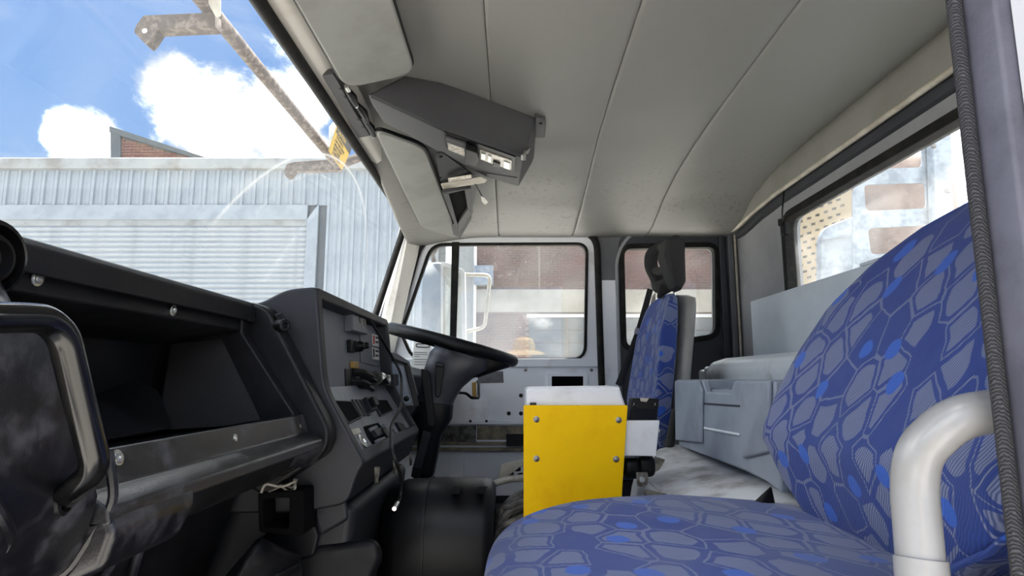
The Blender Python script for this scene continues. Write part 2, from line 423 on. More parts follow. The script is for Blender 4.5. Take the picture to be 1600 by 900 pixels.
def lerp_tab(tab, x):
    if x <= tab[0][0]: return tab[0][1]
    for (a, b), (c, d) in zip(tab, tab[1:]):
        if x <= c:
            t = (x - a) / (c - a); t = t * t * (3 - 2 * t) * .4 + t * .6; return b + (d - b) * t
    return tab[-1][1]
_scr = {}
def screw(pos, n, parent, r=.006, m='chrome', name='screw'):
    n = V(n).normalized(); key = (round(r, 4), m)
    if key not in _scr:
        o = mk(name, join(lathe([(r * 1.5, 0), (r * 1.5, r * .2), (r * 1.3, r * .25), (r, r * .3), (r * .95, r * .6), (r * .6, r * .8), (.0001, r * .85)], (0, 0, 0), (0, 0, 1), 12)), m)
        me = o.data; off = o.location.copy(); bpy.data.objects.remove(o)
        me.transform(M.Translation(off)); _scr[key] = me
    return inst(name, _scr[key], V(pos), parent, n.to_track_quat('Z', 'Y').to_euler())

Y0, Y1 = .52, 2.72                # inner faces of the passenger and driver sides
XR = 1.02                         # rear wall
def xw(z): return -.465 - (.69 - z) * .297   # the windscreen plane
GZ = -1.62
# ------------------------------------------------------------------ the setting: ground and cab shell
mk('ground', box((-60, -40, GZ - .1), (60, 70, GZ)), 'ground', kind='structure', label='pale concrete yard around the truck')
mk('floor', box((-.72, .40, -.80), (1.05, 2.80, -.76)), 'floor_mat', kind='structure', label='black rubber floor of the truck cab')

CT = [(.5, .735), (.75, .78), (1.0, .79), (1.5, .78), (1.8, .763), (2.0, .735), (2.2, .698), (2.4, .662), (2.6, .638), (2.72, .636)]
CR = [(.5, .735), (.75, .78), (1.0, .79), (1.5, .786), (1.9, .783), (2.15, .770), (2.35, .735), (2.5, .680), (2.6, .642), (2.72, .636)]
def cz(x, y):
    k = max(0, min(1, (x - .27) / .5)); z = lerp_tab(CT, y) * (1 - k) + lerp_tab(CR, y) * k
    if x < -.12: z -= .055 * min(1, ((-.12 - x) / .34)) ** 1.6
    return z
ceiling = mk('ceiling', box((-.5, .40, .81), (1.06, 2.80, .84)), 'white_paint', kind='structure', label='grey vinyl headliner of the cab in sewn panels')
def ceil_panel(x0, x1):
    xs = [x0 + .0005, x0 + .004, x0 + .012] + [x0 + (x1 - x0) * k / 8 for k in range(1, 8)] + [x1 - .012, x1 - .004, x1 - .0005]
    ys = [Y0 + (Y1 - Y0) * k / 44 for k in range(45)]; vs_, fs = [], []
    for y in ys:
        for x in xs:
            e = min(x - x0, x1 - x); d = .004 * max(0, 1 - e / .005)
            vs_.append(V((x, y, cz(x, y) + d)))
    n = len(xs)
    for i in range(len(ys) - 1):
        for j in range(n - 1): fs.append((i * n + j, i * n + j + 1, (i + 1) * n + j + 1, (i + 1) * n + j))
    k = len(vs_); vs_ += [v + V((0, 0, .012)) for v in vs_]
    fs += [tuple(a + k for a in f) for f in fs]
    b = [j for j in range(n)] + [i * n + n - 1 for i in range(1, len(ys))] + [(len(ys) - 1) * n + j for j in range(n - 2, -1, -1)] + [i * n for i in range(len(ys) - 2, 0, -1)]
    fs += [(b[i], b[(i + 1) % len(b)], b[(i + 1) % len(b)] + k, b[i] + k) for i in range(len(b))]
    mk('headliner_panel', (vs_, fs), 'headliner', ceiling, ang=60)
for a, b in ((-.46, -.06), (-.06, .275), (.275, .61), (.61, 1.005)): ceil_panel(a, b)

# driver side wall with its door and quarter window openings
door_open = r2(px2([(662, 369), (930, 363), (945, 780), (590, 780), (604, 575)], Y1), [.10, .09, .02, .02, .1])
qwin = r2(px2([(972, 387), (1118, 384), (1119, 524), (976, 545)], Y1), .045)
wr = mk('wall_right', plate([(-.74, -.8), (1.06, -.8), (1.06, .82), (-.44, .82), (-.60, .25)], [door_open, qwin], (0, Y1 + .03, 0), (1, 0, 0), (0, 0, 1), .06), 'side_vinyl', kind='structure', label='driver side wall of the cab, grey vinyl above white metal')
mk('pillar_panel', ext([V((x, Y1 + .001, z)) for x, z in px2([(940, 438), (968, 438), (970, 700), (944, 700)], Y1)], (0, -.006, 0)), 'door_paint', wr, .001)
bay_o = r2(px2([(966, 364), (1176, 350), (1186, 640), (968, 640)], Y1), [.07, .01, .01, .01])
mk('bay_lining', plate(bay_o, [qwin], (0, Y1 - .003, 0), (1, 0, 0), (0, 0, 1), .006), 'dark_vinyl', wr)
mk('bay_piping', tube(fillet([P(970, 640, Y1 - .01), P(963, 400, Y1 - .01), P(984, 364, Y1 - .01), P(1150, 355, Y1 - .02)], .08, 6, False), .008, 8), 'back_vinyl', wr)
mk('seal', tube(fillet([V((x, Y1 - .004, z)) for x, z in px2([(660, 367), (932, 361), (946, 780), (588, 780), (602, 575)], Y1)], [.10, .09, .02, .02, .1], 6), .0155, 10, True), 'rubber', wr)

# door
D0 = Y1 + .012
door_out = offs(door_open, .006)
win = r2(px2([(674, 381), (918, 380), (915, 561), (644, 561), (626, 520)], Y1), [.06, .05, .06, .05, .03])
door = mk('door_1', plate(door_out, [win], (0, D0 + .015, 0), (1, 0, 0), (0, 0, 1), .03), 'door_paint', kind='structure', label='white driver door with stripped inner panel')
DP = (V((0, D0, 0)), V((0, -1, 0)))
mk('sill', ext(fillet([V((x, D0 + .002, z)) for x, z in px2([(622, 561), (934, 560), (935, 573), (618, 573)], D0)], .004), (0, -.018, 0)), 'door_paint', door, .004)
mk('inner_panel', ext([V((x, D0 + .002, z)) for x, z in px2([(612, 576), (936, 576), (938, 655), (602, 655)], D0)], (0, -.006, 0)), 'door_inner', door, .002)
mk('ridge', ext([V((x, D0 + .002, z)) for x, z in px2([(602, 656), (938, 656), (938, 663), (602, 663)], D0)], (0, -.016, 0)), 'door_inner', door, .003)
mk('lower_strip', ext([V((x, D0 + .002, z)) for x, z in px2([(745, 665), (938, 665), (938, 687), (745, 687)], D0)], (0, -.005, 0)), 'insulation', door, .001)
mk('lower_strip', ext([V((x, D0 + .002, z)) for x, z in px2([(640, 665), (744, 665), (744, 690), (640, 690)], D0)], (0, -.004, 0)), 'dull_metal', door, .001)
for cx in (708, 733):
    c = P(cx, 677, D0 - .004); mk('round_socket', lathe([(.027, 0), (.027, .006), (.022, .007), (.021, .003), (.0001, .003)], c, (0, -1, 0), 20), 'dull_metal', door)
for y in (690, 699): mk('rail', ext([V((x, D0 + .002, z)) for x, z in px2([(640, y), (938, y), (938, y + 5), (640, y + 5)], D0)], (0, -.014 - (y > 695) * .012, 0)), 'insulation', door, .002)
for a, b in ((700, 722), (725, 803), (806, 938)):
    mk('lower_panel', ext([V((x, D0 + .002, z)) for x, z in px2([(a, 706), (b, 706), (b, 775), (a, 775)], D0)], (0, -.003, 0)), 'door_inner', door, .002)
mk('handle_recess', ring(r2(px2([(855, 583), (918, 583), (918, 609), (855, 609)], D0), .008), r2(px2([(862, 588), (911, 588), (911, 605), (862, 605)], D0), .003), D0 - .010, D0 - .003), 'door_paint', door, .001)
mk('recess_back', ext([V((x, D0 - .004, z)) for x, z in px2([(862, 588), (911, 588), (911, 605), (862, 605)], D0)], (0, -.001, 0)), 'black_matte', door)
mk('tape_patch', decal([(747, 581), (786, 580), (787, 598), (746, 599)], (V((0, D0 - .004, 0)), V((0, -1, 0))), .0015), 'duct_tape', door)
for x, y, r in ((814, 618, .006), (795, 646, .006), (814, 646, .006), (735, 658, .004), (760, 658, .004)):
    mk('bolt_hole', lathe([(r * 1.5, 0), (r * 1.5, .001), (r, .0012), (r * .9, .0002), (.0001, .0002)], P(x, y, D0 - .0155 if y > 655 else D0 - .0045), (0, -1, 0), 14), 'black', door)
for x, y in ((821, 578), (924, 578), (860, 607), (915, 586)): screw(P(x, y, D0 - .005), (0, -1, 0), door, .005, 'steel')
mk('black_patch', decal([(791, 678), (822, 678), (822, 697), (791, 697)], (V((0, D0 - .03, 0)), V((0, -1, 0))), .003), 'black', door)

# windows
glass('glass_side', .10, speck=.25, refl=.08)
glass('glass_quarter', .09, speck=.1)
glass('glass_rear', .10, speck=.12, hc=(250, 250, 250))
def ycut(l, x, keep_right):
    o = []
    for i in range(len(l)):
        a, b = l[i - 1], l[i]
        ina = (a[0] > x) == keep_right; inb = (b[0] > x) == keep_right
        if ina != inb: t = (x - a[0]) / (b[0] - a[0]); o.append((x, a[1] + t * (b[1] - a[1])))
        if inb: o.append(b)
    return o
w2 = mk('window_2', ring(offs(win, -.006), offs(win, .006), D0 - .006, D0 + .02), 'rubber', kind='structure', label='driver door window with a black divider bar')
xd = P(711, 450, D0).x
for kr in (False, True): mk('pane', ext([V((x, D0 + .012, z)) for x, z in ycut(win, xd, kr)], (0, .004, 0)), 'glass_side', w2)
mk('divider_bar', hull([P(x, y, D0 + q) for x, y in ((706, 378), (718, 378), (712, 563), (702, 563)) for q in (-.008, .02)]), 'rubber', w2, .003)
w3 = mk('window_3', ring(offs(qwin, -.016), offs(qwin, .008), Y1 - .014, Y1 + .03), 'rubber', kind='structure', bev=.004, label='rounded quarter window behind the driver door')
mk('pane', ext([V((x, Y1 + .018, z)) for x, z in qwin], (0, .004, 0)), 'glass_quarter', w3)

# rear wall
rwin = r2([(.78, .26), (2.205, .26), (2.205, .588), (.78, .588)], .06)
wb = mk('wall_back', plate([(.40, -.8), (2.80, -.8), (2.80, .82), (.40, .82)], [rwin], (XR + .025, 0, 0), (0, 1, 0), (0, 0, 1), .05), 'back_vinyl', kind='structure', label='grey vinyl rear wall of the cab with a long window')
def tz(y): return lerp_tab([(.5, .688), (2.2, .682), (2.4, .672), (2.6, .652)], y)       # the trim dips towards the corner
ysc = [.5 + .05 * i for i in range(43)]
mk('cove', loft([[V((x, y, min(z + tz(y), cz(.99, y) + .02))) for x, z in ((XR, .13), (.988, .102), (.979, .075), (.977, .04), (.984, .002), (XR, -.004))] for y in ysc]), 'ceil_vinyl', wb, ang=60)
mk('channel', loft([[V((x, y, z + tz(y))) for x, z in ((XR, -.008), (1.0, -.008), (1.0, -.036), (XR, -.036))] for y in ysc + [2.66]]), 'dark_vinyl', wb)
t1 = mk('trim_1', tube(fillet([V((.984, y, tz(y) - .004)) for y in ysc] + [V((.97, 2.66, .648)), P(1120, 357, Y1 - .02)], .04, 3, False), .0085, 10), 'light_trim', kind='structure', label='pale trim strip above the rear window')
mk('corner_strip', box((.94, 2.695, -.2), (.965, Y1, .66)), 'dark_vinyl', wb, .004)
mk('corner_strip', box((.975, 2.685, -.2), (1.0, Y1, .66)), 'side_vinyl', wb, .006)
mk('corner_piping', tube([V((1.008, 2.69, -.2)), V((1.008, 2.69, .65))], .006, 8), 'light_trim', wb)
rw_o, rw_i = offs(rwin, -.018), offs(rwin, .010)
g = ring(rw_o, rw_i, 0, 1)
g = ([V((XR - .014 + v.y * .05, v.x, v.z)) for v in g[0]], g[1])
w4 = mk('window_4', g, 'rubber', kind='structure', bev=.003, label='long rear window of the cab in black rubber')
mk('pane', ([V((XR + .02, y, z)) for y, z in rwin] + [V((XR + .024, y, z)) for y, z in rwin], ext([V((0, y, z)) for y, z in rwin], (1, 0, 0))[1]), 'glass_rear', w4)
mk('catch', join(box((XR - .03, 2.15, .515), (XR - .012, 2.19, .56)), cyl(V((XR - .035, 2.17, .55)), V((XR - .035, 2.17, .575)), .010, 12)), 'black', w4, .003)
mk('catch_cord', tube(fillet([V((XR - .03, 2.165, .57)), V((XR - .05, 2.12, .59)), V((XR - .035, 2.13, .66)), V((XR - .02, 2.16, .68))], .03, 4, False), .003, 6), 'black', w4)

# windscreen, header and pillars
def wp(y, z, off=0.): return V((xw(z) + off, y, z))
wpath = fillet([wp(.56, .685), wp(2.615, .685), wp(2.615, .05), wp(.56, .05)], .085, 6)
def arcfit(a, b, c):
    u = b - a; w = c - a; n = u.cross(w)
    ctr = a + (n.cross(u) * w.length_squared + w.cross(n) * u.length_squared) / (2 * n.length_squared)
    return ctr, (ctr - a).length
wpl = (wp(1, .4), V((1, 0, -.297)).normalized())
gc = (sum(wpath, V()) / len(wpath)); bb = [V((min(p[i] for p in wpath), ) * 1 + (0, 0)) for i in range(1)]
lo = V([min(p[i] for p in wpath) for i in range(3)]); hi = V([max(p[i] for p in wpath) + (.004 if i == 0 else 0) for i in range(3)]); wc = (lo + hi) / 2
arcs = []
for a, b, c, w_, s_ in (((315, 370), (395, 285), (500, 240), .006, .30), ((372, 372), (420, 310), (470, 275), .004, .12), ((350, 300), (450, 268), (560, 262), .03, .05)):
    ct, r = arcfit(PP(*a, wpl), PP(*b, wpl), PP(*c, wpl)); arcs.append((ct - wc, r, w_, s_, -.12))
glass('glass_screen', .035, arcs, refl=.03)
w1 = mk('window_1', tube(wpath, .0145, 10, True, 1.0), 'rubber', kind='structure', label='flat upright windscreen in black rubber')
mk('pane', ext(wpath, (.004, 0, 0)), 'glass_screen', w1)
wf = mk('wall_front', box((-.76, .40, -.8), (-.655, 2.80, .045)), 'dark_plastic', kind='structure', label='front bulkhead of the cab below the windscreen')
mk('trim_2', ext([V((x, .5, z)) for x, z in ((-.475, .70), (-.445, .695), (-.425, .702), (-.395, .735), (-.40, .80), (-.50, .82), (-.50, .71))], (0, 2.2, 0)), 'pillar_white', kind='structure', bev=.003, label='pale header rail above the windscreen')
mk('trim_3', hull([P(*q) for q in ((643, 340, 2.60), (655, 352, 2.715), (664, 362, 2.718), (648, 384, 2.718), (604, 545, 2.718), (594, 640, 2.718), (585, 640, 2.64), (605, 480, 2.635), (637, 385, 2.635), (560, 640, 2.78), (630, 330, 2.78))]), 'pillar_white', kind='structure', bev=.006, label='cream painted windscreen pillar beside the driver door')
# passenger side wall around the open doorway
jh = [(-.60, -.72), (.432, -.72), (.432, .755), (-.50, .755)]
wl = mk('wall_left', plate([(-.76, -.8), (1.06, -.8), (1.06, .82), (-.52, .82), (-.70, .1)], [r2(jh, .05)], (0, .45, 0), (1, 0, 0), (0, 0, 1), .07), 'white_paint', kind='structure', label='white passenger doorway frame at the right edge', bev=.004)
mk('wall_lining', box((.45, .486, -.7), (1.02, .515, .76)), 'side_vinyl', wl)
mk('jamb_lining', ext([V((.419, .526, -.7)), V((.418, .500, -.7)), V((.421, .488, -.7)), V((.46, .484, -.7)), V((.46, .526, -.7))], (0, 0, 1.44)), 'jamb_grey', wl, .003)
mk('trim_4', tube([V((.412, .522, z / 50)) for z in range(-34, 36)], .0062, 10), 'woven', kind='structure', label='woven black edging on the passenger door jamb')
# ------------------------------------------------------------------ passenger dash
def prism_y(pts, y0, y1): return ext([V((x, y0, z)) for x, z in pts], (0, y1 - y0, 0))
dash = empty('dashboard', (-.55, .85, -.2), 'black moulded passenger dashboard with a deep open storage bin', 'dashboard')
prof = [(-.655, .128), (-.49, .137), (-.478, .137), (-.472, .128), (-.474, .100), (-.486, .112), (-.490, .106), (-.486, .084), (-.50, .078), (-.63, .06), (-.645, -.10),
        (-.42, -.082), (-.378, -.068), (-.372, -.086), (-.368, -.094), (-.355, -.104), (-.352, -.115), (-.368, -.14), (-.385, -.16), (-.42, -.178), (-.655, -.19)]
mk('shell', prism_y(prof, .50, 1.105), 'dark_plastic', dash, .004)
endp = [(-.655, .128), (-.478, .137), (-.472, .10), (-.484, .10), (-.484, .08), (-.378, -.07), (-.368, -.094), (-.352, -.104), (-.348, -.14), (-.40, -.17), (-.655, -.19)]
mk('end_wall', prism_y(endp, 1.09, 1.12), 'dark_plastic', dash, .004)
mk('bin_sill', prism_y([(-.385, -.066), (-.376, -.065), (-.364, -.097), (-.350, -.101), (-.338, -.109), (-.335, -.122), (-.36, -.128), (-.39, -.09)], .53, 1.118), 'worn_plastic', dash, .003, 3)
mk('nose', hull([V((x, y, z)) for x, z, ys in ((-.338, -.112, (.53, .672)), (-.330, -.128, (.53, .664)), (-.338, -.158, (.53, .652)), (-.40, -.185, (.53, .64)), (-.42, -.12, (.53, .68))) for y in ys]), 'worn_plastic', dash, .008, 3)
mk('nose', hull([V((x, y, z)) for x, z, ys in ((-.338, -.112, (1.03, 1.112)), (-.332, -.126, (1.045, 1.11)), (-.345, -.150, (1.06, 1.10)), (-.41, -.155, (1.06, 1.10)), (-.42, -.12, (1.03, 1.11))) for y in ys]), 'worn_plastic', dash, .008, 3)
mk('bin_rib', hull([V(q) for q in ((-.60, 1.05, -.09), (-.50, 1.075, -.085), (-.44, 1.09, -.075), (-.60, 1.07, .06), (-.52, 1.09, .07), (-.63, 1.09, .0), (-.45, 1.095, -.08), (-.50, 1.095, .07))]), 'dark_plastic', dash, .01, 3)
mk('bin_step', hull([V(q) for q in ((-.64, .86, -.10), (-.58, .88, -.09), (-.64, .88, -.04), (-.64, 1.04, .0), (-.56, 1.04, -.085), (-.6, 1.05, -.02))]), 'dark_plastic', dash, .008, 3)
for x, y in ((58, 435), (270, 485), (397, 511)): screw(PX(x, y, -.487), (1, 0, -.1), dash, .0055)
for x, y in ((183, 716), (365, 685), (466, 667)): screw(PX(x, y, -.373), (1, 0, .3), dash, .0055)
ep = [(-.655, .135), (-.50, .135), (-.462, .118), (-.432, .062), (-.36, .050), (-.345, .036), (-.338, -.096), (-.346, -.112), (-.364, -.158), (-.42, -.178), (-.655, -.19)]
g = prism_y(ep, .05, .522); n_ = len(ep)
g = (g[0][:n_] + [V((x, .525 if x < -.43 else .525 - (z + .1) * .5, z)) for x, z in ep], g[1])
e1 = mk('end_panel', g, 'worn_plastic', dash, .010, 3)
hp = [PX(96, 780, -.343), PX(118, 762, -.322), PX(152, 732, -.300), PX(128, 640, -.298), PX(100, 525, -.298), PX(72, 498, -.30), PX(30, 496, -.30), PX(-70, 498, -.30), PX(-120, 520, -.345)]
mk('grab_handle', tube(fillet(hp, [0, .015, .03, 0, .012, .025, .02, .03, 0], 6, False), .0098, 16, flat=.9), 'gloss_black', e1, label='glossy black bent grab handle')
mk('handle_socket', lathe([(.0135, -.004), (.0135, .002), (.011, .003), (.0105, .0)], PX(100, 777, -.340), (1, .2, 0), 20), 'black', e1)
mk('end_lip', tube(fillet([V((-.343, .532, -.062)), V((-.336, .535, -.104)), V((-.348, .534, -.125)), V((-.366, .530, -.160)), V((-.43, .528, -.182))], .012, 4, False), .004, 8), 'worn_plastic', e1)
mk('edge_lip', tube(fillet([PX(-20, 770, -.334), PX(12, 820, -.336), PX(18, 845, -.35), PX(-30, 900, -.36)], .02, 4, False), .004, 8), 'worn_plastic', e1)
av = empty('air_vent', PX(-12, 405, -.44), 'round black swivel air vent at the near end of the dash', 'air vent')
c = PX(-34, 402, -.455); ax = V((1, -.12, -.1))
mk('housing', lathe([(.034, -.06), (.036, 0), (.034, .012), (.030, .014), (.028, .008), (.026, -.01), (.0001, -.014)], c, ax, 32), 'gloss_black', av)
mk('ball', lathe([(.0255, -.012), (.025, .004), (.021, .014), (.017, .016), (.015, .006), (.0001, .004)], c, ax, 28), 'black', av)

# ------------------------------------------------------------------ centre console pod
pod = empty('centre_console', (-.5, 1.48, -.2), 'tall black centre console with stripped grey switch panel and hanging wires', 'console')
YA, YB = 1.19, 1.86
def pv(x, y, Y=YA): p = P(x, y, Y); return (p.x, p.z)
C, Dk, E = pv(498, 449), pv(510, 606), pv(572, 722)
A, B = pv(412, 474), pv(448, 453)
sidep = [A, B, C, Dk, E, (E[0] - .012, E[1] - .02), (E[0] - .03, E[1] - .075), (-.40, -.25), (-.655, -.25), (-.655, A[1] - .03)]
for ya, yb in ((YA - .012, YA + .02), (YB - .02, YB + .012)):
    mk('side_cheek', prism_y(fillet_ := [(p.x, p.z) for p in fillet([V((x, 0, z)) for x, z in sidep], [.03, .05, .012, .03, .01, .008, .02, .01, .01, .01], 4)], ya, yb), 'pod_plastic', pod, .006, 3)
mk('hood', prism_y([A, B, C, (C[0] + .001, C[1] - .022), (C[0] - .05, C[1] - .03), (-.655, A[1] - .04)], YA, YB), 'pod_plastic', pod, .006, 3)
mk('bottom_lip', prism_y([E, (E[0] - .012, E[1] - .018), (E[0] - .028, E[1] - .07), (E[0] - .07, E[1] - .07), (E[0] - .028, E[1] + .012), (E[0] - .012, E[1] + .022)], YA, YB), 'pod_plastic', pod, .005, 3)
# recessed panels
u0 = V((C[0] - .032, YA, C[1] - .01)); u1 = V((Dk[0] - .03, YA, Dk[1])); u2 = V((C[0] - .032, YB, C[1] - .01)); UP = plane(u0, u1, u2)
l0 = V((Dk[0] - .026, YA, Dk[1])); l1 = V((E[0] - .024, YA, E[1] + .012)); l2 = V((Dk[0] - .026, YB, Dk[1])); LP = plane(l0, l1, l2)
def quad(a, b, c, n, th): d = b + (c - a); return ext([a, b, d, c], n * -th)
mk('upper_panel', quad(u0, u1, u2, UP[1], .02), 'panel_grey', pod)
mk('lower_panel', quad(l0, l1, l2, LP[1], .02), 'panel_lower', pod)
def it(name, pts, pl, th, m, bev=.001, lift=0., r=0., parent=pod): return mk(name, decal(pts, pl, th, lift, r), m, parent, bev)
it('cover_plate', [(561, 512), (592, 524), (592, 573), (562, 566)], UP, .003, 'panel_grey', .001)
for k, (y0, lines) in enumerate(((522, 2), (543, 2))):
    s = it('sticker', [(579.5, y0), (589.5, y0 + 2.5), (590.5, y0 + 20), (580.5, y0 + 18)], UP, .0008, 'paper', 0, .003)
    it('print', [(580.5, y0 + 2), (583, y0 + 2.6), (583.4, y0 + 16), (581.2, y0 + 15.5)], UP, .0004, 'ink' if k else 'ink_red', 0, .004, parent=s)
    for q in (4, 11): it('print', [(584.5, y0 + q), (589, y0 + q + 1), (589.2, y0 + q + 4), (584.7, y0 + q + 3)], UP, .0004, 'ink', 0, .004, parent=s)
bx_ = it('socket_box', [(537, 489), (556, 491), (562, 524), (538, 518)], UP, .022, 'panel_grey', .002)
mk('hole', lathe([(.012, 0), (.012, .001), (.0001, .001)], PP(557, 505, UP) + UP[1] * .022, UP[1], 16), 'black', bx_)
mk('hole', lathe([(.010, 0), (.010, .001), (.0001, .001)], PP(549, 501, UP) + UP[1] * .022, UP[1], 16), 'black', bx_)
pl_ = it('rocker_plug', [(541, 531), (547, 532), (548, 552), (542, 551)], UP, .012, 'black', .003)
for x in (549, 557): mk('plug', lathe([(.014, 0), (.014, .014), (.009, .018), (.008, .032), (.0001, .033)], PP(x, 542, UP), UP[1], 14), 'black', pl_)
it('fuse', [(546, 565), (555, 566), (555, 577), (547, 576)], UP, .010, 'brass', .002)
it('connector_plate', [(538, 576), (554, 578), (556, 610), (539, 608)], UP, .003, 'black', .001)
sc_ = it('connector_socket', [(563, 578), (592, 584), (594, 608), (566, 608)], UP, .003, 'black', .001)
for k, (x, y) in enumerate(((551, 582), (548, 596), (556, 603), (562, 590))):
    mk('plug', tube(fillet([PP(x, y, UP), PP(x + 3, y + 3, UP) + UP[1] * .025, PP(x + 10 - k, y + 8, UP) + UP[1] * .03], .01, 3, False), .009 - .001 * k, 8), 'black', pod)
mk('plug_body', hull([PP(x, y, UP) + UP[1] * h for x, y, h in ((563, 588, .005), (572, 580, .03), (588, 590, .04), (588, 604, .04), (570, 606, .03), (576, 595, .045), (566, 598, .0))]), 'gloss_black', pod, .002)
mk('plug_ring', lathe([(.014, 0), (.014, .012), (.0001, .012)], PP(586, 596, UP) + UP[1] * .03, V((.9, .4, 0)), 16), 'chrome', pod)
mk('plug_cap', hull([PP(x, y, UP) + UP[1] * h for x, y in ((588, 588), (597, 588), (597, 606), (588, 606)) for h in (.03, .05)]), 'pod_plastic', pod, .002)
# lower panel fittings
def tray(pts, name='switch_bay'): it(name, pts, LP, .006, 'pod_plastic', .002); q = V((sum(p[0] for p in pts) / 4, sum(p[1] for p in pts) / 4)); it('bay_floor', [tuple(q + (V(p) - q) * .86) for p in pts], LP, .0008, 'black_matte', 0, .006)
tray([(517, 627), (545, 628), (562, 655), (541, 665)])
for k in range(3): it('slider', [(548 + 6 * k, 625), (551.5 + 6 * k, 625), (566 + 6 * k, 650), (562.5 + 6 * k, 651)], LP, .004, 'pod_plastic', .001)
sw = it('switch', [(563, 625), (574, 626), (582, 645), (572, 647)], LP, .016, 'pod_plastic', .003); it('rocker', [(566, 629), (573, 629), (578, 642), (572, 643)], LP, .012, 'black', .002, .016, parent=sw)
tray([(579, 626), (602, 626), (612, 643), (593, 652)])
it('label_plate', [(548, 672), (560, 669), (564, 676), (552, 680)], LP, .0015, 'light_trim', 0)
mk('lighter_socket', lathe([(.016, 0), (.016, .004), (.012, .005), (.011, .001), (.0001, .001)], PP(565, 690, LP), LP[1], 18), 'chrome', pod)
mk('lighter_hole', lathe([(.0108, 0), (.0001, .001)], PP(565, 690, LP) + LP[1] * .0015, LP[1], 16), 'black', pod)
it('ashtray_hole', [(567, 667), (590, 661), (612, 688), (587, 702), (574, 684)], LP, .002, 'black_matte', 0, .0, .006)
for pts, h, m_ in (([(577, 676), (588, 672), (594, 681), (584, 686)], .010, 'pod_plastic'), ([(583, 690), (600, 684), (604, 690), (588, 698)], .008, 'panel_lower'), ([(588, 676), (594, 673), (602, 686), (597, 688)], .014, 'black'), ([(574, 671), (584, 667), (587, 671), (577, 676)], .006, 'panel_grey')):
    it('broken_latch', pts, LP, h, m_, .001, .002)
it('switch_plate', [(597, 664), (612, 661), (626, 680), (609, 685)], LP, .005, 'panel_lower', .001)
it('keyhole', [(610, 671), (612, 671), (616, 680), (614, 681)], LP, .001, 'black', 0, .005)
for k in range(3): sw = it('rocker_switch', [(613 + 5 * k, 663), (616.5 + 5 * k, 663), (628 + 4 * k, 681), (624 + 4 * k, 682)], LP, .013 - k * .003, 'black', .002)
for x, y in ((583, 738), (612, 726), (638, 715)):
    a = PX(x, y, E[0] - .018); mk('clip', hull([a + V((.004, -.008, .012)), a + V((.004, .008, .012)), a + V((.012, -.002, -.02)), a + V((.004, .0, -.024)), a + V((.014, .005, .01))]), 'steel', pod, .0005)
# flange between dash and console
fl = [(p.x, p.z) for p in fillet([V((x, 0, z)) for x, z in (pv(400, 474, 1.15), pv(426, 482, 1.15), pv(523, 672, 1.15), pv(516, 706, 1.15), pv(420, 772, 1.15), pv(400, 760, 1.15), (-.65, -.20), (-.65, .13))], [.01, .02, .02, .03, .01, .01, .01, .01], 4)]
mk('side_flange', prism_y(fl, 1.125, 1.178), 'dark_plastic', pod, .008, 3)
c = PX(440, 508, -.425); mk('knob', join(lathe([(.013, -.02), (.013, .006), (.010, .010), (.005, .010), (.004, .004), (.0001, .004)], P(441, 509, 1.13), V((.8, -.5, 0)), 18), hull([P(x, y, 1.15 + d) for x, y in ((428, 492), (440, 488), (448, 500), (452, 515), (438, 518)) for d in (-.02, .01)])), 'black', pod, .002)
# lower console down to the floor
lowp = [(-.40, -.225), (-.30, -.245), (-.312, -.36), (-.345, -.40), (-.40, -.78), (-.655, -.78), (-.655, -.225)]
mk('lower_column', prism_y(lowp, YA + .03, YB - .06), 'pod_plastic', pod, .02, 4)
mk('side_skirt', hull([P(x, y, 1.20 + d) for x, y in ((540, 772), (545, 812), (500, 838), (478, 775)) for d in (0, .03)] ), 'pod_plastic', pod, .008, 3)
mk('side_skirt', hull([P(x, y, 1.20 + d) for x, y in ((478, 770), (500, 838), (492, 870), (450, 878), (400, 850), (470, 835)) for d in (0, .03)] ), 'dark_plastic', pod, .008, 3)
mk('column_boot', hull([P(x, y, 1.21 + d) for x, y in ((450, 872), (500, 850), (590, 840), (600, 870), (560, 960), (430, 960)) for d in (0, .2)]), 'dark_plastic', pod, .02, 3)

foot = empty('footwell_panel', (-.6, .85, -.6), 'black moulded kick panel in the dark footwell under the dash', 'panel')
mk('kick_panel', prism_y([(-.65, -.20), (-.50, -.20), (-.56, -.40), (-.60, -.755), (-.65, -.755)], .52, 1.16), 'dark_plastic', foot, .01)
for x0, x1 in (((232, 815), (205, 905)), ((205, 830), (160, 905))):
    mk('brace', tube([PX(*x0, -.50), PX(*x1, -.50)], .006, 8), 'worn_plastic', foot)
mk('moulded_step', hull([PX(x, y, X) for x, y, X in ((405, 838, -.42), (470, 868, -.38), (468, 885, -.375), (330, 960, -.40), (352, 925, -.46), (480, 960, -.38), (300, 960, -.5), (400, 845, -.55), (470, 870, -.55), (480, 960, -.55))]), 'worn_plastic', foot, .008, 3)
hb = empty('duct_outlet', P(440, 800, 1.13), 'square black air duct outlet under the console', 'duct')
mk('duct_frame', ring(r2(px2([(402, 770), (474, 766), (474, 838), (404, 832)], 1.12), .006), r2(px2([(410, 780), (452, 778), (450, 826), (412, 824)], 1.12), .004), 1.12, 1.19), 'black_matte', hb, .003)
mk('duct_throat', ext([V((x, 1.185, z)) for x, z in px2([(402, 770), (474, 766), (474, 838), (404, 832)], 1.12)], (0, .01, 0)), 'black_matte', hb)
